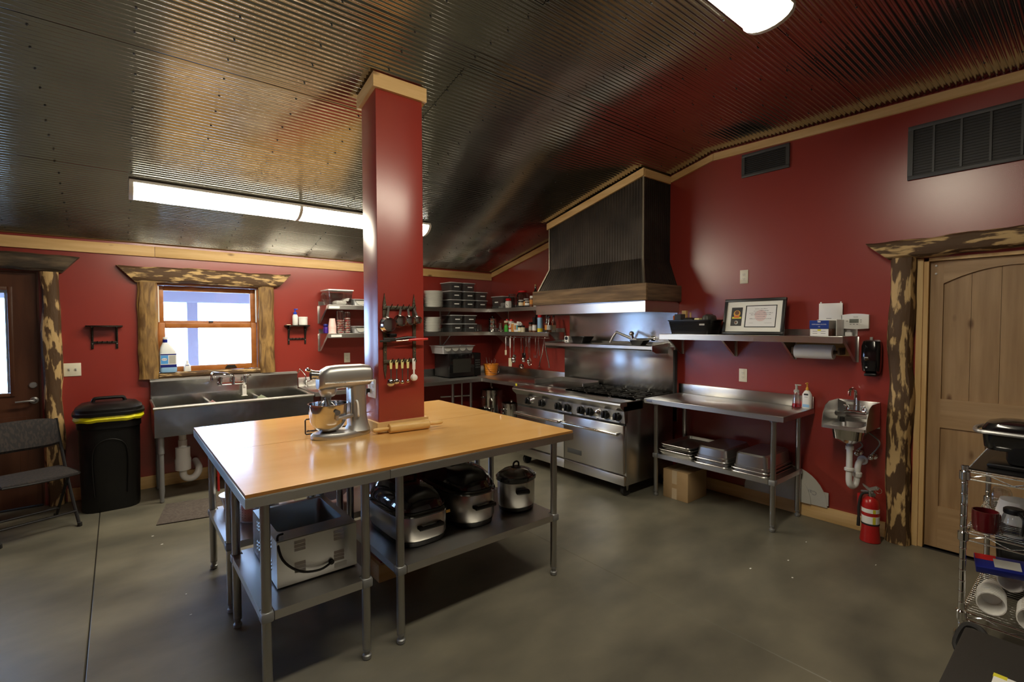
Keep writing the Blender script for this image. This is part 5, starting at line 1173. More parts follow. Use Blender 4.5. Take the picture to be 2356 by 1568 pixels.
# colander, bowl and white disc on the far-left shelf
t = thing('colander', 'perforated stainless colander upside down on the far island shelf', 'colander', (3.74, 2.56, ZS)); z = ZS+.0005
b = B(); b.lathe([(.120, 0), (.124, .004), (.118, .01), (.114, .09), (.09, .15), (.05, .178), (.001, .183)], 30, (3.74, 2.56, z)); part(t, 'bowl', b, 'pan_steel')
b = B()
for zz in (.03, .045, .06, .075):
    for k in range(36):
        a = 2*PI*k/36; r = .1165-(zz-.01)*.05; p = Vector((3.74+r*math.cos(a), 2.56+r*math.sin(a), z+zz)); d = Vector((math.cos(a), math.sin(a), 0))
        b.cyl(p-d*.002, p+d*.001, .0028, n=6)
part(t, 'holes', b, 'ink', kind='stuff')
b = B(); b.lathe([(.05, 0), (.06, .004), (.085, .09), (.088, .092)], 24, (3.83, 2.30, ZS+.0005)); bo = solo('white_bowl', b, 'ceramic', 'white bowl at the far left end of the island shelf', 'bowl', (3.83, 2.30, ZS+.0005))
t = thing('round_platter', 'large white round platter standing behind the food warmer', 'platter', (3.30, 2.50, ZS))
b = B(); M_ = Matrix.Translation((3.30, 2.55, ZS+.165)) @ Matrix.Rotation(-PI/2+.28, 4, 'X'); b.lathe([(.10, 0), (.16, .012), (.165, .016), (.155, .016), (.10, .006)], 32, M=M_); part(t, 'dish', b, 'ceramic'); b = B(); b.lathe([(.085, -.004), (.09, .0)], 24, M=M_); part(t, 'foot_ring', b, 'ceramic')
# ---------------------------------------------------------------- hanging utensils under the lower corner shelf
t = thing('utensil_rail', 'thin steel hanging rail under the lower corner shelf', 'rail', (.285, 1.1, 1.43))
b = B(); b.cyl((.27, .62, 1.418), (.27, 1.545, 1.418), .005, n=8); part(t, 'bar', b, 'chrome')
for y in (.66, 1.1, 1.53):
    b = B(); b.cyl((.27, y, 1.418), (.27, y, 1.487), .004, n=6); part(t, 'hanger', b, 'chrome')
HX = .292
def utensil(name, label, y, zt, zb, head, mat='chrome', hmat=None, tilt=0., x=HX, hw=.006, group='utensils hung under the corner shelf'):
    t = thing(name, label, name.replace('_', ' '), (x, y, zb), group)
    L = zt-zb
    b = B(); b.tube([(x-.018, y, zt-.012), (x-.014, y, zt+.002), (x-.004, y, zt), (x, y, zt-.02), (x, y+tilt*.6, zb+L*.3)], [.003]*5, 6); b.box(x-.002, x+.002, y-hw, y+hw, zb+L*.62, zt-.02, bev=.001, M=Matrix.Translation((x, y, zt)) @ Matrix.Rotation(-math.atan2(tilt*.6, L*.7), 4, 'X') @ Matrix.Translation((-x, -y, -zt))); part(t, 'handle', b, hmat or mat)
    yb = y+tilt; b = B()
    if head[0] == 'ladle': b.lathe([(head[1], 0), (head[1]*.9, .02), (head[1]*.5, .034), (.001, .037)], 18, M=Matrix.Translation((x-.012, yb, zb+head[1])) @ Matrix.Rotation(PI/2, 4, 'Y'))
    elif head[0] == 'spoon': b.ball((x, yb, zb+head[1]*1.35), head[1], 14, 1.35, M=None)
    elif head[0] == 'blade': b.box(x-.004, x+.004, yb-head[1], yb+head[1], zb, zb+head[2], bev=.004)
    elif head[0] == 'whisk':
        for k in range(5):
            a = k*PI/5; c, s_ = math.cos(a)*head[1], math.sin(a)*head[1]
            b.tube(smooth([(x, yb, zb+head[2]), (x+c, yb+s_, zb+head[2]*.35), (x, yb, zb), (x-c, yb-s_, zb+head[2]*.35), (x, yb, zb+head[2])], 4), .0016, 5)
    elif head[0] == 'masher': b.tube(smooth([(x, yb-head[1], zb+head[2]), (x, yb-head[1], zb), (x, yb-head[1]*.3, zb), (x, yb-head[1]*.3, zb+head[2]*.5), (x, yb+head[1]*.3, zb+head[2]*.5), (x, yb+head[1]*.3, zb), (x, yb+head[1], zb), (x, yb+head[1], zb+head[2])], 3), .004, 6)
    part(t, 'head', b, mat); return t
utensil('rubber_spatula', 'short cream rubber spatula, first hanging utensil from the corner', .705, 1.43, 1.175, ('blade', .019, .07), 'rubber_white', 'white_plastic', hw=.009)
utensil('rubber_spatula', 'long cream rubber spatula, the largest in the hanging row', .80, 1.43, 1.025, ('blade', .034, .115), 'rubber_white', 'white_plastic', hw=.012)
utensil('ladle', 'small ladle hanging just right of the spatulas', .885, 1.43, 1.14, ('ladle', .026, 0))
utensil('slotted_spoon', 'round shiny spoon hanging third from the corner', .925, 1.43, 1.08, ('spoon', .034), 'polished_steel', x=.335)
utensil('ladle', 'long ladle hanging lowest in the middle of the row', 1.03, 1.43, 1.005, ('ladle', .036, 0), 'polished_steel')
utensil('turner', 'broad black turner hanging in the middle of the row', 1.085, 1.43, 1.11, ('blade', .034, .11), 'black_plastic')
utensil('serving_spoon', 'slanted shiny serving spoon right of the black turner', 1.17, 1.43, 1.10, ('spoon', .026), 'polished_steel', tilt=-.05, x=.33)
utensil('whisk', 'wire whisk hanging in the row', 1.20, 1.43, 1.06, ('whisk', .028, .12))
utensil('serving_spoon', 'small shiny serving spoon beside the whisk', 1.235, 1.43, 1.09, ('spoon', .022), 'polished_steel', x=.345)
utensil('masher', 'wire potato masher hanging near the tongs', 1.31, 1.43, 1.17, ('masher', .03, .05))
def tongs(y, zt, zb, spread, label):
    t = thing('tongs', label, 'tongs', (HX, y, zb), 'utensils hung under the corner shelf')
    for s in (-1, 1):
        b = B(); b.tube([(HX, y, zt), (HX, y+s*spread*.45, (zt+zb)/2), (HX, y+s*spread, zb+.05), (HX, y+s*spread*1.05, zb)], [.004, .006, .007, .010], 8); part(t, 'arm', b, 'chrome' if spread < .06 else 'polished_steel')
    b = B(); b.cyl((HX-.012, y, zt), (HX+.008, y, zt), .009, n=12); part(t, 'hinge', b, 'chrome')
tongs(1.365, 1.43, 1.20, .022, 'short closed tongs hanging beside the potato masher')
tongs(1.475, 1.425, 1.055, .085, 'long open tongs at the right end of the hanging row')
# ---------------------------------------------------------------- trash can and chair at the left
t = thing('trash_can', 'black plastic trash can with domed lid and yellow bag edge', 'trash can', (4.47, .36, 0)); x0, x1, y0, y1 = 4.24, 4.70, .10, .56
b = B(); b.ring_loft([rrect(x0+.035, x1-.035, y0+.035, y1-.035, .11, 0), rrect(x0+.03, x1-.03, y0+.03, y1-.03, .12, .02), rrect(x0+.02, x1-.02, y0+.02, y1-.02, .14, .70), rrect(x0+.01, x1-.01, y0+.01, y1-.01, .14, .71), rrect(x0+.01, x1-.01, y0+.01, y1-.01, .14, .775)]); cn = part(t, 'can', b, 'black_plastic')
b = B(); b.tube(smooth([(4.58, .533, .14), (4.59, .538, .45), (4.56, .540, .58), (4.47, .5405, .62), (4.38, .540, .58), (4.35, .538, .45), (4.36, .533, .14)], 5), .005, 6); part(cn, 'moulded_panel', b, 'black_plastic')
b = B(); n = 5
def wav(r, k): return [(a, c, z+k*math.sin(i*1.7)) for i, (a, c, z) in enumerate(r)]
b.ring_loft([wav(rrect(x0-.004, x1+.004, y0-.004, y1+.004, .15, .772, 8), .004), wav(rrect(x0-.012, x1+.012, y0-.012, y1+.012, .15, .792, 8), .003), wav(rrect(x0-.006, x1+.006, y0-.006, y1+.006, .15, .815, 8), .004)]); part(t, 'bag_edge', b, 'yellow_bag')
b = B(); b.ring_loft([rrect(x0-.010, x1+.010, y0-.010, y1+.010, .15, .818), rrect(x0-.016, x1+.016, y0-.016, y1+.016, .15, .824), rrect(x0-.016, x1+.016, y0-.016, y1+.016, .15, .845), rrect(x0, x1, y0, y1, .15, .852), rrect(x0, x1, y0, y1, .15, .874), rrect(x0+.04, x1-.04, y0+.04, y1-.04, .14, .910), rrect(x0+.10, x1-.10, y0+.10, y1-.10, .12, .925)]); ld = part(t, 'lid', b, 'black_plastic')
b = B(); b.tube(smooth([(4.36, .36, .918), (4.37, .36, .948), (4.40, .36, .955), (4.54, .36, .955), (4.57, .36, .948), (4.58, .36, .918)], 4), .014, 8); part(ld, 'lid_handle', b, 'black_plastic')
t = thing('folding_chair', 'dark padded metal folding chair at the left edge in front of the brown door', 'chair', (4.93, .72, 0), rz=PI+.36, local=True)
# local: +y = back of the chair is -y ; the sitter faces -y here (world towards the camera)
W = .225
for s in (-1, 1):
    b = B(); b.tube(smooth([(s*W, .26, .82), (s*W, .22, .70), (s*W, .03, .30), (s*W, -.155, .0)], 4), .0115, 8); part(t, 'front_leg', b, 'chair_metal')
    b = B(); b.tube([(s*(W-.02), -.06, .44), (s*(W-.02), .08, .25), (s*(W-.02), .26, .0)], .0105, 8); part(t, 'rear_leg', b, 'chair_metal')
    for yy in (-.155, .26):
        b = B(); b.lathe([(.014, 0), (.016, .004), (.015, .03)], 10, (s*(W if yy < 0 else W-.02), yy, .0)); part(t, 'foot', b, 'rubber')
b = B(); b.tube([(-W, -.095, .11), (W, -.095, .11)], .009, 8); b.tube([(-W+.02, .19, .09), (W-.02, .19, .09)], .009, 8); part(t, 'cross_bar', b, 'chair_metal')
b = B(); rings = []
for i in range(9):
    k = i/8; x = -W+.01+2*(W-.01)*k; e = .02*(1-(2*k-1)**2)
    rings.append([(x, -.19-e, .445), (x, -.20-e, .425), (x, .0, .408), (x, .17, .418), (x, .20, .44), (x, .0, .448)])
b.ring_loft(rings); part(t, 'seat', b, 'chair_fabric')
b = B(); b.tube(smooth([(-W, .18, .43), (-W-.002, -.16, .432), (-W+.05, -.205, .43), (0, -.222, .428), (W-.05, -.205, .43), (W+.002, -.16, .432), (W, .18, .43)], 4), .009, 8); part(t, 'seat_frame', b, 'chair_metal')
b = B(); rings = []
for i in range(11):
    k = i/10; x = -W+.01+2*(W-.01)*k; bow = .035*(1-(2*k-1)**2); cr = .018*abs(2*k-1)**4
    rings.append([(x, .185+bow, .60+cr), (x, .20+bow, .605+cr), (x, .245+bow, .82-cr), (x, .235+bow, .835-cr), (x, .22+bow, .82-cr), (x, .17+bow, .62+cr)])
b.ring_loft(rings); part(t, 'backrest', b, 'chair_fabric')
# ---------------------------------------------------------------- things on the right-hand wall shelf
SZ1 = 1.4925
t = thing('woven_basket', 'black woven plastic basket of supplies on the long wall shelf', 'basket', (.19, 3.42, SZ1)); x0, x1, y0, y1 = .05, .315, 3.21, 3.655
b = B(); b.ring_loft([rrect(x0+.03, x1-.03, y0+.03, y1-.03, .03, SZ1), rrect(x0+.006, x1-.006, y0+.006, y1-.006, .04, SZ1+.125)], cap1=False); b.box(x0+.03, x1-.03, y0+.03, y1-.03, SZ1, SZ1+.004); part(t, 'wall', b, 'black_plastic')
b = B(); o = rrect(x0, x1, y0, y1, .04, SZ1+.122); i_ = rrect(x0+.012, x1-.012, y0+.012, y1-.012, .035, SZ1+.122); up2 = lambda r: [(a, c, d+.012) for a, c, d in r]
b.ring_loft([o, up2(o), up2(i_), i_, o], False, False); part(t, 'rim', b, 'black_plastic')
b = B()
for k in range(6):
    f = .15+k*.13; r = rrect(x0+.03-.024*f, x1-.03+.024*f, y0+.03-.024*f, y1-.03+.024*f, .035, SZ1+.125*f); b.tube(r+[r[0]], .0028, 4, cap=False)
part(t, 'weave', b, 'frame_black')
b = B(); b.box(x1-.010, x1-.004, 3.55, 3.60, SZ1+.082, SZ1+.098); part(t, 'name_tag', b, 'grey_label')
def small(name, label, cat, x0, x1, y0, y1, z0, z1, mat, group='supplies in the woven basket', bev=.004):
    b = B(); b.box(x0, x1, y0, y1, z0, z1, bev=bev); return solo(name, b, mat, label, cat, ((x0+x1)/2, (y0+y1)/2, z0), group)
small('spice_packet', 'small red and orange box at the left end of the basket', 'box', .22, .262, 3.25, 3.266, SZ1+.01, SZ1+.175, 'orange_print')
small('card_box', 'grey-blue carton standing in the basket', 'box', .19, .270, 3.272, 3.338, SZ1+.01, SZ1+.19, 'vent_grey')
small('wood_block', 'pale wooden block sticking up from the basket', 'wood', .12, .16, 3.28, 3.325, SZ1+.01, SZ1+.225, 'pin_wood')
small('wood_peg', 'thin pale wooden peg sticking up from the basket', 'wood', .15, .165, 3.365, 3.38, SZ1+.01, SZ1+.205, 'pin_wood')
small('dark_pouch', 'dark rounded pouch filling the middle of the basket', 'pouch', .10, .27, 3.345, 3.36+.10, SZ1+.01, SZ1+.155, 'dark_bag', bev=.03)
small('yellow_packet', 'yellow printed packet lying in the basket', 'packet', .19, .272, 3.475, 3.525, SZ1+.01, SZ1+.15, 'pale_yellow', bev=.008)
small('plastic_bag', 'crumpled dark plastic bag bulging from the right of the basket', 'bag', .09, .270, 3.535, 3.615, SZ1+.01, SZ1+.185, 'bread_bag', bev=.04)
# framed certificate leaning on the wall
t = thing('framed_certificate', 'black frame with certificate and dark emblem card on the long wall shelf', 'picture', (.16, 3.95, SZ1)); FY0_, FY1_, FH = 3.70, 4.215, .315; tl = -.20
M_ = Matrix.Translation((.165, 0, SZ1)) @ Matrix.Rotation(tl, 4, 'Y')
def fb(nm, y0, y1, z0, z1, d0, d1, mat, bev=0):
    q = B(); q.box(d0, d1, y0, y1, z0, z1, bev=bev, M=M_); return part(t, nm, q, mat)
f_ = .024
fb('frame_rail', FY0_, FY1_, 0, f_, 0, .03, 'frame_black', .002); fb('frame_rail', FY0_, FY1_, FH-f_, FH, 0, .03, 'frame_black', .002)
fb('frame_stile', FY0_, FY0_+f_, f_, FH-f_, 0, .03, 'frame_black', .002); fb('frame_stile', FY1_-f_, FY1_, f_, FH-f_, 0, .03, 'frame_black', .002)
mt = fb('mat_board', FY0_+f_, FY1_-f_, f_, FH-f_, .012, .018, 'mat_board')
ec = fb('emblem_card', 3.765, 3.862, .075, .240, .018, .0185, 'frame_black'); fb('certificate_border', 3.888, 4.148, .062, .255, .018, .0184, 'frame_black'); ct = fb('certificate', 3.898, 4.141, .070, .248, .0185, .0192, 'paper_white')
def disc(parent, nm, y, z, r, d, mat, sy=1.):
    q = B(); q.lathe([(r, 0), (r, .0004)], 20, M=M_ @ Matrix.Translation((d, y, z)) @ Matrix.Rotation(PI/2, 4, 'Y'), sy=sy); return part(parent, nm, q, mat)
disc(ec, 'crest', 3.815, .185, .030, .0187, 'gold_print'); disc(ec, 'crest_centre', 3.815, .192, .019, .0191, 'brown_jar'); disc(ec, 'seal', 3.815, .105, .017, .0187, 'grey_label'); disc(ec, 'seal_centre', 3.811, .106, .010, .0191, 'brown_jar')
q = B(); q.box(.0187, .0193, 3.775, 3.856, .140, .156, M=M_); part(ec, 'banner', q, 'yellow_print'); q = B(); q.box(.0194, .0198, 3.792, 3.838, .147, .166, M=M_); part(ec, 'banner_centre', q, 'orange_print')
disc(ct, 'pale_emblem', 4.02, .165, .050, .0193, 'ink_red_pale')
def ftext(parent, s, size, mat, y, z, d=.0202):
    o = text(parent, s, size, mat, (0, 0, 0)); R = M_ @ Matrix.Translation((d, y, z)) @ Matrix(((0,0,1,0),(1,0,0,0),(0,1,0,0),(0,0,0,1)))
    o.matrix_local = Matrix.Translation(-OFF[parent.name]) @ R; return o
for k, (w1, z) in enumerate(((.105, .222), (.125, .204), (.195, .186), (.165, .171), (.075, .155), (.18, .136))):
    q = B(); rnd = random.Random(k); y = 4.02-w1/2
    while y < 4.02+w1/2:
        wd = rnd.uniform(.004, .011); h = rnd.choice((.003, .004, .006)); q.box(.0196, .0199, y, min(y+wd, 4.02+w1/2), z-.0015, z-.0015+h, M=M_); y += wd+rnd.uniform(.0015, .003)
    part(ct, 'script_line', q, 'ink_grey', kind='stuff')
for y, wd in ((3.945, .035), (4.085, .06)):
    q = B(); q.box(.0196, .0199, y-wd/2, y+wd/2, .100, .1015, M=M_); part(ct, 'signature_line', q, 'ink_grey')
# thermostat, white wall cabinet cover, glove boxes
t = thing('thermostat', 'white oblong thermostat with grey screen on the red wall', 'thermostat', (0, 4.67, 1.60))
b = B(); n = 10; top_ = [(4.578+.178*i/n, 1.653+.009*math.sin(PI*i/n)) for i in range(n+1)]; bot_ = [(4.756-.178*i/n, 1.549-.005*math.sin(PI*i/n)) for i in range(n+1)]
b.prism(top_+bot_, 0, .001, .03); part(t, 'case', b, 'white_plastic')
b = B(); b.box(.03, .0312, 4.632, 4.692, 1.592, 1.621); part(t, 'screen', b, 'lcd')
for y, z in ((4.617, 1.606), (4.706, 1.613), (4.706, 1.598), (4.640, 1.581), (4.661, 1.581), (4.683, 1.581)):
    b = B(); b.box(.03, .0318, y-.006, y+.006, z-.0025, z+.0025, bev=.001); part(t, 'button', b, 'ink_grey')
text(t, 'TRANE', .010, 'ink_grey', (.0312, 4.672, 1.636), '+x')
t = thing('file_holder', 'white plastic sheet holder standing open behind the glove boxes', 'holder', (.05, 4.50, SZ1))
b = B(); b.box(.02, .03, 4.42, 4.585, SZ1+.12, SZ1+.255, bev=.003); b.box(.02, .035, 4.41, 4.595, SZ1+.0, SZ1+.125, bev=.003); part(t, 'panel', b, 'white_plastic')
for y in (4.434, 4.572): b = B(); b.box(.02, .03, y-.006, y+.006, SZ1+.255, SZ1+.266, bev=.003); part(t, 'tab', b, 'white_plastic')
b = B(); b.box(.036, .19, 4.592, 4.597, SZ1, SZ1+.125, bev=.002); part(t, 'side_flap', b, 'white_plastic')
b = B(); b.box(.0302, .031, 4.475, 4.51, SZ1+.132, SZ1+.137); part(t, 'print_mark', b, 'ink_grey')
t = thing('glove_box', 'white glove box with yellow sticker on the long wall shelf', 'box', (.17, 4.50, SZ1)); b = B(); b.box(.06, .29, 4.452, 4.575, SZ1+.0003, SZ1+.054, bev=.002); part(t, 'carton', b, 'brown_jar')
b = B(); b.box(.29, .2912, 4.452, 4.575, SZ1+.001, SZ1+.053); part(t, 'end_panel', b, 'white_plastic'); b = B(); b.box(.2913, .2918, 4.502, 4.525, SZ1+.038, SZ1+.052); part(t, 'price_sticker', b, 'yellow_print')
for y in (4.485, 4.54):
    for z in (.018, .034): b = B(); b.box(.2913, .2917, y-.016, y+.016, SZ1+z, SZ1+z+.004); part(t, 'print_line', b, 'ink_grey')
t = thing('glove_box', 'blue glove box stacked on the white glove box', 'box', (.17, 4.50, SZ1+.055)); b = B(); b.box(.07, .285, 4.445, 4.575, SZ1+.0545, SZ1+.118, bev=.002); part(t, 'carton', b, 'grey_label'); b = B(); b.box(.285, .2862, 4.445, 4.575, SZ1+.055, SZ1+.1175); bp_ = part(t, 'end_panel', b, 'navy_box')
text(t, 'DISPOSABLE GLOVES', .0105, 'paper_white', (.2868, 4.51, SZ1+.088), '+x'); text(t, '100', .010, 'paper_white', (.2868, 4.51, SZ1+.070), '+x')
b = B(); b.lathe([(.012, 0), (.012, .0005)], 16, sx=.4, M=Matrix.Translation((.2863, 4.51, SZ1+.108)) @ Matrix.Rotation(PI/2, 4, 'Y')); part(t, 'logo_oval', b, 'paper_white')
t = thing('tape_roll', 'small clear tape dispenser at the right end of the long wall shelf', 'tape', (.06, 4.635, SZ1)); b = B(); b.ring_loft([rrect(.03, .06, 4.61, 4.66, .01, SZ1+.0003), rrect(.03, .06, 4.612, 4.658, .01, SZ1+.028)]); part(t, 'stand', b, 'white_plastic'); b = B(); b.cyl((.034, 4.635, SZ1+.03), (.056, 4.635, SZ1+.03), .014, n=16); part(t, 'roll', b, 'ink_grey')
# paper towel roll on its board
t = thing('paper_towel_holder', 'paper towel roll on a wooden board under the long wall shelf', 'paper towels', (.10, 4.44, 1.36))
b = B(); b.box(.002, .024, 4.258, 4.66, 1.335, 1.435, bev=.002); part(t, 'board', b, 'pine_y')
for y in (4.272, 4.60): b = B(); b.box(.024, .15, y-.008, y+.008, 1.345, 1.40, bev=.004); part(t, 'arm', b, 'barn_wood_x')
b = B(); b.cyl((.12, 4.266, 1.366), (.12, 4.61, 1.366), .012, n=12); part(t, 'rod', b, 'barn_wood')
b = B(); b.lathe([(.02, 0), (.055, 0), (.056, .003), (.056, .267), (.055, .27), (.02, .27)], 28, cap0=False, cap1=False, M=Matrix.Translation((.12, 4.29, 1.366)) @ Matrix.Rotation(-PI/2, 4, 'X')); part(t, 'roll', b, 'paper_white')
# soap dispenser
t = thing('soap_dispenser', 'glossy black wall soap dispenser beside the log door post', 'dispenser', (.0, 4.785, 1.2)); 
b = B(); b.ring_loft([[(x, y, z) for x, y, _ in rrect(.002, d, 4.725+e, 4.842-e, .03, 0)] for z, d, e in ((1.215, .06, .012), (1.235, .09, .004), (1.30, .102, 0), (1.42, .100, 0), (1.455, .085, .006), (1.465, .06, .016))]); part(t, 'shell', b, 'black_gloss')
b = B(); b.box(.01, .085, 4.745, 4.822, 1.195, 1.216, bev=.006); part(t, 'push_bar', b, 'black_plastic'); b = B(); b.cyl((.03, 4.775, 1.465), (.03, 4.775, 1.485), .010, n=12); part(t, 'key_knob', b, 'grey_label')
b = B(); b.box(.1015, .1022, 4.752, 4.775, 1.330, 1.338); part(t, 'logo_mark', b, 'grey_label'); b = B(); b.cyl((.098, 4.765, 1.262), (.1005, 4.765, 1.262), .006, n=10); part(t, 'lens', b, 'grey_label')
# ---------------------------------------------------------------- bottles on the steel table
t = thing('soap_pump', 'clear pump bottle with pink soap on the steel table', 'bottle', (.085, 4.31, .90)); z = .9005
b = B(); b.lathe([(.030, .03), (.025, .08), (.020, .115), (.017, .125)], 18, (.085, 4.286, z), cap0=False); part(t, 'vessel', b, 'clear_film'); b = B(); b.lathe([(.031, 0), (.033, .004), (.030, .032)], 18, (.085, 4.286, z)); part(t, 'pink_soap', b, 'pink_liquid')
b = B(); b.lathe([(.020, .125), (.020, .142), (.009, .148), (.009, .178), (.012, .18), (.012, .19)], 14, (.085, 4.286, z)); b.box(.077, .093, 4.28, 4.322, z+.180, z+.190, bev=.003); part(t, 'pump', b, 'grey_label')
t = thing('lotion_bottle', 'white lotion bottle with gold pump at the end of the steel table', 'bottle', (.075, 4.362, .90))
b = B(); b.ring_loft([rrect(.055, .095, 4.330, 4.394, .018, z), rrect(.052, .098, 4.328, 4.396, .02, z+.006), rrect(.052, .098, 4.328, 4.396, .02, z+.115), rrect(.060, .090, 4.342, 4.382, .015, z+.140), rrect(.066, .084, 4.353, 4.371, .009, z+.148)]); part(t, 'vessel', b, 'white_plastic')
b = B(); b.lathe([(.012, .148), (.011, .165), (.005, .172), (.005, .20), (.008, .202), (.007, .21)], 12, (.075, 4.362, z)); b.box(.07, .108, 4.358, 4.366, z+.20, z+.208, bev=.002); part(t, 'pump', b, 'gold_print')
b = B(); b.box(.0981, .0986, 4.346, 4.378, z+.108, z+.122); part(t, 'label_block', b, 'ink'); b = B(); b.box(.0981, .0986, 4.338, 4.386, z+.012, z+.035); part(t, 'label_band', b, 'light_blue'); b = B(); b.box(.0981, .0985, 4.35, 4.374, z+.092, z+.096); part(t, 'label_line', b, 'ink_grey')
# pans on the table's under shelf
PZ = .3985
def hotel_pan(label, x0, x1, y0, y1, z, h, group, flip=True):
    t = thing('steam_pan', label, 'pan', ((x0+x1)/2, (y0+y1)/2, z), group); r = .045
    b = B(); b.ring_loft([rrect(x0, x1, y0, y1, r, z), rrect(x0-.002, x1+.002, y0-.002, y1+.002, r, z+.004), rrect(x0, x1, y0, y1, r, z+.008)], cap0=False, cap1=False); part(t, 'rim', b, 'pan_steel')
    b = B(); b.ring_loft([rrect(x0+.014, x1-.014, y0+.014, y1-.014, r, z+.007), rrect(x0+.016, x1-.016, y0+.016, y1-.016, r, z+.028), rrect(x0+.022, x1-.022, y0+.022, y1-.022, r, z+.031), rrect(x0+.030, x1-.030, y0+.030, y1-.030, r, z+h-.012), rrect(x0+.042, x1-.042, y0+.042, y1-.042, r*.8, z+h)], cap0=False); part(t, 'pan_body', b, 'pan_steel'); return t
G = 'upturned steam pans under the steel table'
hotel_pan('lower pan of the left upturned pair under the steel table', .06, .565, 3.642, 3.950, PZ, .115, G)
hotel_pan('upper pan of the left upturned pair under the steel table', .06, .565, 3.642, 3.950, PZ+.042, .105, G)
hotel_pan('lower pan of the right upturned stack under the steel table', .05, .565, 3.972, 4.272, PZ, .12, G)
hotel_pan('upper pan of the right upturned stack under the steel table', .05, .565, 3.972, 4.272, PZ+.028, .13, G)
for k in range(4):
    t = thing('sheet_tray', ['bottom baking tray of the pile', 'second baking tray from the bottom of the pile', 'third baking tray from the bottom of the pile', 'top baking tray of the pile'][k]+' under the steel table', 'tray', (.31, 3.44, PZ+k*.026), 'baking trays under the steel table'); y0, y1 = 3.30+.012*k, 3.62-.004*k; zz = PZ+.0003+k*.0262; dx = .02*(k % 2)
    b = B(); b.ring_loft([rrect(.08+dx, .54+dx, y0, y1, .03, zz), rrect(.07+dx, .55+dx, y0-.01, y1+.01, .035, zz+.022)], cap1=False); part(t, 'pan_body', b, 'pan_steel'); b = B(); r = rrect(.068+dx, .552+dx, y0-.012, y1+.012, .036, zz+.0222); b.tube(r+[r[0]], .003, 6, cap=False); part(t, 'rim', b, 'pan_steel')
# cardboard box on the floor
t = thing('cardboard_box', 'taped brown cardboard box on the floor under the steel table', 'box', (.36, 3.45, 0), rz=.0)
b = B(); b.box(.20, .515, 3.325, 3.575, .0005, .26, bev=.002); part(t, 'carton', b, 'cardboard')
b = B(); b.box(.515, .5158, 3.415, 3.465, .14, .26); b.box(.515, .5158, 3.415, 3.465, .001, .10); b.box(.2, .5158, 3.415, 3.465, .26, .2607); part(t, 'packing_tape', b, 'box_tape')
b = B(); b.box(.2, .515, 3.4485, 3.4515, .2602, .2604); part(t, 'flap_seam', b, 'brown_jar')
# half-round card boards against the wall
for k, (x, r, nm, zz) in enumerate(((.026, .285, 'half-round white cake board leaning on the wall by the hand sink', 0), (.036, .27, 'second grey-white cake board behind the table leg', 0))):
    q = B(); cy = 4.22 if k == 0 else 4.12; n = 20; lim = 4.475 if k == 0 else 4.30
    pts = [(cy+r*math.cos(PI*i/n), .113+r*1.02*math.sin(PI*i/n)) for i in range(n+1)]; q.prism(pts, 0, x, x+.006)
    if k == 0: q.box(x-.002, x+.003, 4.44, 4.512, .13, .235)
    cb = solo('cake_board', q, 'grey_card', nm, 'board', (x, cy, .113), 'boards behind the steel table')
    if k == 0: text(cb, 'Camp of', .05, 'ink_grey', (x+.0072, 4.345, .22), '+x', roll=PI-.12)
# ---------------------------------------------------------------- hand sink
t = thing('hand_sink', 'small wall-mounted steel hand sink with side splashes', 'sink', (.2, 4.67, .66)); Y0, Y1, XF, ZR = 4.555, 4.835, .345, .838
b = B(); b.box(.002, .012, Y0, Y1, .80, .998, bev=.003); b.box(.012, .06, Y0+.006, Y1-.006, .87, .905, bev=.004); part(t, 'back_splash', b, 'steel')
for y in (Y0, Y1-.004):
    b = B(); b.prism([(.002, .998), (.20, .998), (.27, .975), (.318, .92), (XF-.004, ZR), (XF-.004, ZR-.022), (.002, ZR-.022)], 1, y, y+.004); part(t, 'side_splash', b, 'steel_v')
b = B(); o = rrect(.012, XF, Y0+.004, Y1-.004, .01, ZR); i1 = rrect(.075, XF-.035, Y0+.045, Y1-.045, .05, ZR); dn = lambda r, z: [(a, c, z) for a, c, _ in r]
b.ring_loft([dn(o, ZR-.022), o, i1, dn(rrect(.085, XF-.045, Y0+.055, Y1-.055, .05, 0), ZR-.10), dn(rrect(.12, XF-.08, Y0+.09, Y1-.09, .05, 0), ZR-.125)], cap0=False); part(t, 'rim_and_basin', b, 'steel_top')
b = B(); b.ring_loft([rrect(.073, XF-.033, Y0+.043, Y1-.043, .052, ZR-.021), rrect(.082, XF-.042, Y0+.052, Y1-.052, .052, ZR-.10), rrect(.117, XF-.077, Y0+.087, Y1-.087, .05, ZR-.130)], cap0=False); part(t, 'bowl_underside', b, 'polished_steel')
b = B(); b.box(.013, .0138, 4.615, 4.665, .962, .982); part(t, 'maker_sticker', b, 'grey_label')
b = B(); b.box(.03, .075, 4.615, 4.765, .905, .93, bev=.008); fb_ = part(t, 'faucet_deck', b, 'chrome')
b = B(); b.tube(smooth([(.055, 4.69, .93), (.055, 4.69, 1.02), (.06, 4.69, 1.075), (.10, 4.682, 1.095), (.135, 4.675, 1.08), (.142, 4.673, 1.045)], 5), [.012]*26, 10); part(t, 'faucet_spout', b, 'chrome')
for y in (4.635, 4.745):
    b = B(); b.lathe([(.018, 0), (.016, .02), (.012, .03)], 12, (.055, y, .93)); b.box(.045, .11, y-.007, y+.007, .955, .968, bev=.004); part(t, 'faucet_handle', b, 'chrome')
b = B(); b.cyl((.11, 4.62, ZR), (.11, 4.62, ZR+.035), .017, n=14); part(t, 'drain_plug', b, 'rubber')
b = B(); b.cyl((.19, 4.695, ZR-.13), (.19, 4.695, .66), .022, n=14); part(t, 'drain_tail', b, 'galv_grey')
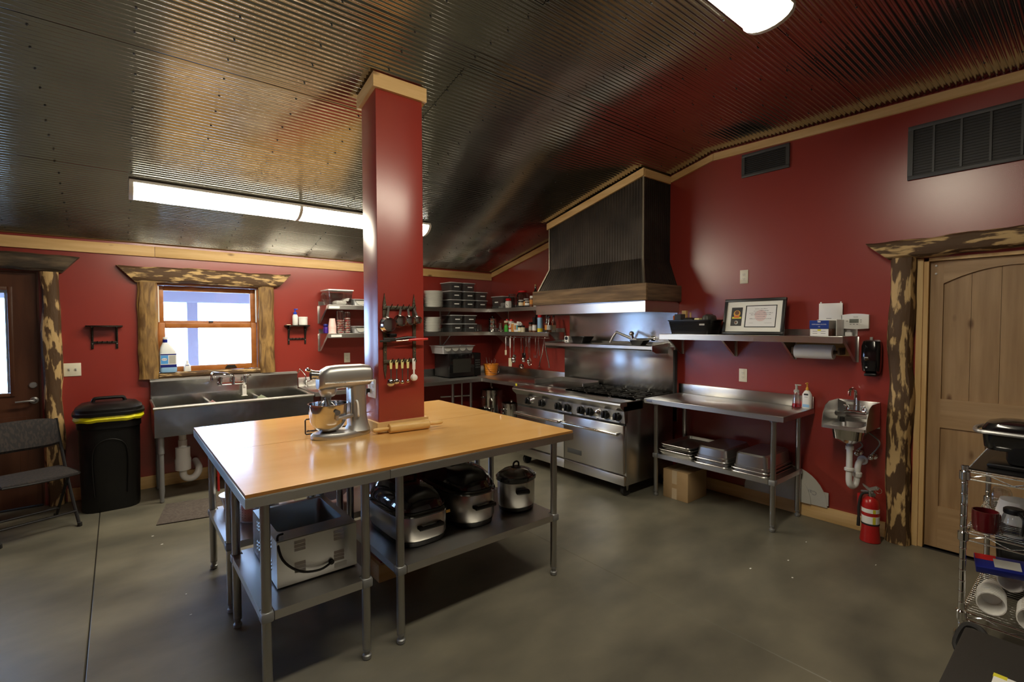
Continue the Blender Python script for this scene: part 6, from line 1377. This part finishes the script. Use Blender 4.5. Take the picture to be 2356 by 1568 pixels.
b = B(); b.cyl((.19, 4.695, .67), (.19, 4.695, .43), .0205, n=16); b.lathe([(.027, .650), (.027, .675), (.022, .68)], 16, (.19, 4.695, 0)); b.lathe([(.028, .49), (.032, .495), (.032, .51), (.026, .515)], 16, (.19, 4.695, 0))
b.tube(smooth([(.19, 4.695, .50), (.19, 4.695, .42), (.182, 4.70, .385), (.155, 4.712, .370), (.128, 4.722, .39), (.12, 4.726, .44), (.12, 4.728, .50), (.108, 4.729, .53), (.07, 4.729, .545), (.003, 4.729, .545)], 4), .0215, 12); b.lathe([(.028, .44), (.031, .45), (.031, .47), (.026, .475)], 14, (.12, 4.727, 0)); b.cyl((.003, 4.729, .545), (.012, 4.729, .545), .035, n=18); part(t, 'trap_pipe', b, 'pvc')
for y, z in ((4.71, .605), (4.80, .59)):
    b = B(); b.cyl((.003, y, z), (.06, y, z), .010, n=10); b.cyl((.003, y, z), (.008, y, z), .024, n=16); b.cyl((.06, y, z-.012), (.06, y, z+.025), .014, n=12); b.ball((.085, y, z), .020, 12); v = part(t, 'stop_valve', b, 'chrome')
    b = B(); b.tube(smooth([(.06, y, z+.025), (.06, y+.03, z+.07), (.055, y+.04*(1 if y > 4.75 else -1), z+.13), (.05, 4.73, .80)], 5), .005, 6); part(t, 'supply_hose', b, 'galv_grey')
# ---------------------------------------------------------------- fire extinguisher
ex, ey = .165, 4.826
t = thing('fire_extinguisher', 'red fire extinguisher standing on the floor by the log post', 'extinguisher', (ex, ey, 0))
b = B(); b.lathe([(.060, 0), (.064, .004), (.055, .09), (.054, .12), (.054, .27), (.048, .30), (.030, .322), (.018, .328)], 26, (ex, ey, 0)); cy_ = part(t, 'cylinder', b, 'red_metal')
for z0, z1, m in ((.138, .192, 'white_plastic'), (.216, .246, 'white_plastic')):
    b = B(); b.lathe([(.0545, z0), (.0552, z0+.001), (.0552, z1-.001), (.0545, z1)], 26, (ex, ey, 0), cap0=False, cap1=False); lb = part(cy_, 'label_band', b, m)
    b = B(); a0 = math.radians(38); p = [(ex+.0558*math.cos(a), ey+.0558*math.sin(a)) for a in (a0-.16, a0, a0+.16)]; q_ = [(ex+.0548*math.cos(a), ey+.0548*math.sin(a)) for a in (a0+.16, a0, a0-.16)]; b.prism(p+q_, 2, z0+.001, z1-.001); part(cy_, 'class_stripe', b, 'yellow_print')
b = B(); b.lathe([(.0548, .126), (.0562, .128), (.0562, .136), (.0548, .138)], 26, (ex, ey, 0), cap0=False, cap1=False); part(t, 'strap', b, 'rubber')
b = B(); b.cyl((ex, ey, .328), (ex, ey, .372), .017, n=14); b.cyl((ex+.005, ey+.01, .352), (ex+.03, ey+.025, .352), .013, n=14); part(t, 'valve', b, 'galv_leg')
b = B(); b.prism([(ey-.045, .395), (ey-.052, .41), (ey-.01, .388), (ey+.03, .41), (ey+.05, .40), (ey+.045, .385), (ey, .372), (ey-.02, .372)], 0, ex-.008, ex+.008); part(t, 'squeeze_handle', b, 'satin_silver')
b = B(); b.prism([(ey-.06, .352), (ey-.06, .360), (ey, .366), (ey, .354)], 0, ex-.008, ex+.008); part(t, 'carry_handle', b, 'satin_silver')
b = B(); n = 20; cx_, cz_ = ey+.048, .383; ring = [(ex+.012, cx_+.019*math.cos(2*PI*i/n), cz_+.019*math.sin(2*PI*i/n)) for i in range(n+1)]; b.tube(ring, .0016, 6, cap=False); part(t, 'safety_pin', b, 'chrome')
b = B(); b.tube(smooth([(ex+.005, ey-.015, .352), (ex+.02, ey-.05, .335), (ex+.03, ey-.064, .26), (ex+.03, ey-.064, .17), (ex+.03, ey-.066, .10)], 5), [.009]*16+[.011]*5, 10); part(t, 'hose', b, 'rubber')
b = B(); b.box(ex-.03, ex+.0, ey-.085, ey-.06, .235, .33, bev=.004); part(t, 'wall_bracket', b, 'red_metal')
# ---------------------------------------------------------------- wire cart at the right edge
CX_0, CX_1, CY_0, CY_1 = .56, 1.31, 5.48, 5.96
t = thing('wire_cart', 'chrome wire shelving cart at the right edge in front of the wooden door', 'cart', ((CX_0+CX_1)/2, (CY_0+CY_1)/2, 0))
for x in (CX_0, CX_1):
    for y in (CY_0, CY_1):
        b = B(); b.cyl((x, y, .11), (x, y, .905), .0127, n=12)
        for k in range(14): b.lathe([(.0128, 0), (.0138, .002), (.0138, .006), (.0128, .008)], 12, (x, y, .15+k*.052), cap0=False, cap1=False)
        b.lathe([(.0145, 0), (.0145, .012), (.010, .016)], 12, (x, y, .900)); p = part(t, 'post', b, 'chrome')
        b = B(); b.cyl((x, y-.014, .055), (x, y+.014, .055), .053, n=20); part(p, 'wheel', b, 'rubber'); b = B(); b.box(x-.02, x+.02, y-.024, y-.018, .045, .112); b.box(x-.02, x+.02, y+.018, y+.024, .045, .112); part(p, 'caster_fork', b, 'galv_leg')
def wire_shelf(z):
    for y in (CY_0, CY_1):
        b = B(); b.cyl((CX_0, y, z), (CX_1, y, z), .0035, n=6); b.cyl((CX_0, y, z-.034), (CX_1, y, z-.034), .0035, n=6)
        n = 10; pts = [(CX_0+(CX_1-CX_0)*i/n, y, z-.002 if i % 2 else z-.032) for i in range(n+1)]; b.tube(pts, .0025, 5); part(t, 'truss_rail', b, 'chrome')
    for x in (CX_0, CX_1):
        b = B(); b.cyl((x, CY_0, z), (x, CY_1, z), .0035, n=6); b.cyl((x, CY_0, z-.034), (x, CY_1, z-.034), .0035, n=6)
        n = 6; pts = [(x, CY_0+(CY_1-CY_0)*i/n, z-.002 if i % 2 else z-.032) for i in range(n+1)]; b.tube(pts, .0025, 5); part(t, 'truss_rail', b, 'chrome')
    b = B(); n = 28
    for i in range(1, n): b.cyl((CX_0+(CX_1-CX_0)*i/n, CY_0, z+.003), (CX_0+(CX_1-CX_0)*i/n, CY_1, z+.003), .0016, n=5)
    part(t, 'deck_wires', b, 'chrome', kind='stuff')
    for x in (CX_0, CX_1):
        for y in (CY_0, CY_1): b = B(); b.lathe([(.017, -.04), (.021, -.036), (.021, .0), (.017, .006)], 12, (x, y, z)); part(t, 'collar', b, 'chrome')
for z in (.885, .595, .215): wire_shelf(z)
b = B(); b.box(CX_0+.03, CX_1-.03, CY_0+.01, CY_1-.01, .8905, .8965); solo('shelf_liner', b, 'black_plastic', 'dark liner sheet on the top of the wire cart', 'liner', (.93, 5.72, .8905))
# pod coffee machine
kz = .897; t = thing('coffee_maker', 'black single-cup coffee maker with silver lever on the wire cart', 'coffee maker', (1.1, 5.68, kz))
b = B(); b.box(1.0, 1.2, 5.54, 5.82, kz+.0003, kz+.022, bev=.008); b.box(1.0, 1.2, 5.603, 5.82, kz+.022, kz+.20, bev=.025); part(t, 'body', b, 'black_plastic')
b = B(); b.ring_loft([[(x, y, z) for x, y, _ in rrect(.995+e, 1.205-e, 5.515+e*1.3, 5.825-e, .05, 0)] for z, e in ((kz+.085, .012), (kz+.095, .006), (kz+.15, .002), (kz+.185, 0), (kz+.21, .012), (kz+.226, .045), (kz+.230, .08))]); hd = part(t, 'brew_head', b, 'black_gloss')
b = B(); b.tube(smooth([(1.208, 5.68, kz+.168), (1.210, 5.56, kz+.170), (1.195, 5.505, kz+.170), (1.10, 5.488, kz+.170), (1.005, 5.505, kz+.170), (.99, 5.56, kz+.170), (.992, 5.68, kz+.168)], 4), .010, 8); part(hd, 'lever', b, 'satin_silver')
b = B(); b.cyl((1.1, 5.57, kz+.07), (1.1, 5.57, kz+.088), .018, n=14); part(hd, 'spout', b, 'chrome')
b = B(); b.box(.72, .80, 5.57, 5.68, kz+.0003, kz+.14, bev=.03); solo('plastic_pack', b, 'clear_film', 'crinkled clear plastic pack behind the coffee maker', 'packet', (.76, 5.62, kz))
mz = .6005
def mug(label, x, y, z, r, h, mat, name='mug', handle=True, rot=0):
    t = thing(name, label, 'mug', (x, y, z), 'mugs on the cart'); b = B(); b.lathe([(r*.82, 0), (r*.9, .004), (r, .03), (r, h), (r-.004, h), (r-.005, .03), (r*.7, .006)], 24, (x, y, z)); part(t, 'cup', b, mat)
    d = Vector((math.cos(rot), math.sin(rot), 0)); p = Vector((x, y, z)); b = B(); b.tube(smooth([p+d*r*.97+Vector((0,0,h*.8)), p+d*(r+.03)+Vector((0,0,h*.72)), p+d*(r+.032)+Vector((0,0,h*.4)), p+d*r*.97+Vector((0,0,h*.22))], 4), .006, 8); part(t, 'handle', b, mat); return t
mug('dark red mug on the middle shelf of the cart', 1.235, 5.545, mz, .048, .098, 'dark_red_mug', rot=2.6)
mug('white mug at the picture edge on the middle shelf of the cart', 1.25, 5.72, mz, .043, .10, 'ceramic', rot=.4)
t = thing('coffee_carafe', 'clear glass carafe with black collar between the two mugs', 'carafe', (1.22, 5.64, mz)); b = B(); b.lathe([(.035, 0), (.044, .01), (.046, .05), (.038, .09), (.033, .105)], 22, (1.215, 5.637, mz)); part(t, 'bowl', b, 'clear_glass'); b = B(); b.lathe([(.034, .105), (.036, .108), (.036, .125), (.03, .13)], 22, (1.215, 5.637, mz)); b.tube(smooth([(1.245, 5.655, mz+.115), (1.285, 5.675, mz+.10), (1.28, 5.67, mz+.03)], 4), .006, 6); part(t, 'collar_and_handle', b, 'black_plastic')
b = B(); b.lathe([(.03, 0), (.075, .002), (.078, .05), (.065, .11), (.03, .12)], 14, (.98, 5.63, mz)); solo('filter_stack', b, 'paper_white', 'stack of white paper filters behind the mugs on the cart', 'filters', (.98, 5.63, mz))
b = B(); b.box(.80, .91, 5.52, 5.60, mz, mz+.13, bev=.03); solo('cup_bag', b, 'clear_film', 'crumpled clear bag at the back of the middle cart shelf', 'bag', (.86, 5.56, mz))
bz = .2205
def cups_roll(label, p0, d, n, r, mat='foam'):
    t = None
    for k in range(n):
        q = B(); q.lathe([(r*.72, 0), (r, .085), (r+.003, .088), (r-.0015, .088), (r*.72-.0015, .004)], 18)
        p = Vector(p0)+Vector(d)*(k*.018)
        o = solo('foam_cup', q, mat, label, 'cup', p, 'foam cups on the bottom cart shelf', local=True)
        o.rotation_mode = 'QUATERNION'; o.rotation_quaternion = Vector(d).to_track_quat('Z', 'Y')
cups_roll('white foam cup in the nested row near the cart post', (1.05, 5.555, bz+.052), (1, .10, 0), 8, .050)
cups_roll('white foam cup in the nested row at the picture edge', (1.09, 5.70, bz+.052), (1, .06, 0), 8, .050)
cups_roll('white foam cup in the upper nested row', (.98, 5.63, bz+.145), (1, .0, 0), 6, .046)
t = thing('zip_bag_box', 'blue and red box of bags on top of the foam cups', 'box', (1.0, 5.62, bz+.2)); M2 = Matrix.Translation((1.2, 5.595, bz+.215)) @ Matrix.Rotation(.25, 4, 'Y') @ Matrix.Rotation(.2, 4, 'Z')
b = B(); b.box(-.055, .055, -.085, .11, -.014, .018, bev=.003, M=M2); part(t, 'carton', b, 'navy'); b = B(); b.box(-.053, -.01, -.083, -.01, .018, .0188, M=M2); part(t, 'red_panel', b, 'red_plastic'); b = B(); b.box(-.03, .035, -.02, .07, .018, .0192, M=M2); part(t, 'picture_panel', b, 'grey_label')
# dark waste bin beyond the cart, black trunk in the foreground
t = thing('waste_bin', 'black waste bin on the floor behind the wire cart', 'trash can', (.36, 5.62, 0)); b = B(); b.ring_loft([rrect(.27, .45, 5.52, 5.72, .03, 0), rrect(.25, .47, 5.49, 5.75, .03, .50)], cap1=False); b.box(.27, .45, 5.52, 5.72, 0, .005); part(t, 'bin_body', b, 'black_plastic'); b = B(); r = rrect(.248, .472, 5.488, 5.752, .03, .50); b.tube(r+[r[0]], .007, 6, cap=False); part(t, 'rim', b, 'black_plastic')
t = thing('storage_chest', 'black flat-topped storage chest in the bottom right corner', 'chest', (2.4, 5.82, 0)); 
b = B(); b.box(1.97, 2.85, 5.59, 6.08, .002, .40, bev=.01); part(t, 'chest', b, 'rubber'); b = B(); b.box(1.955, 2.865, 5.578, 6.092, .402, .45, bev=.012); part(t, 'lid', b, 'trunk_top')
b = B(); b.tube(smooth([(1.96, 5.64, .43), (1.91, 5.61, .435), (1.90, 5.57, .42), (1.93, 5.55, .35), (1.965, 5.585, .33)], 4), .011, 8); part(t, 'end_handle', b, 'rubber')
t = thing('paper_box', 'small white and yellow carton on the black chest', 'box', (2.3, 5.74, .45)); b = B(); b.box(2.27, 2.40, 5.69, 5.80, .4505, .475, bev=.003, M=None); part(t, 'carton', b, 'white_plastic'); b = B(); b.box(2.269, 2.29, 5.689, 5.72, .4506, .4752); part(t, 'yellow_corner', b, 'yellow_print')
# floor crumbs
b = B(); rnd = random.Random(4)
for k in range(9):
    x, y = rnd.choice(((rnd.uniform(1.0, 2.1), rnd.uniform(3.6, 5.2)), (rnd.uniform(3.9, 4.6), rnd.uniform(1.3, 3.2)), (rnd.uniform(.5, 1.2), rnd.uniform(4.4, 5.0))))
    b.box(x, x+rnd.uniform(.006, .016), y, y+rnd.uniform(.004, .01), .0003, .002)
o = solo('floor_crumbs', b, 'paper_white', 'scattered pale crumbs and paper bits on the concrete', 'crumbs', (1.5, 4.0, 0), kind='stuff')
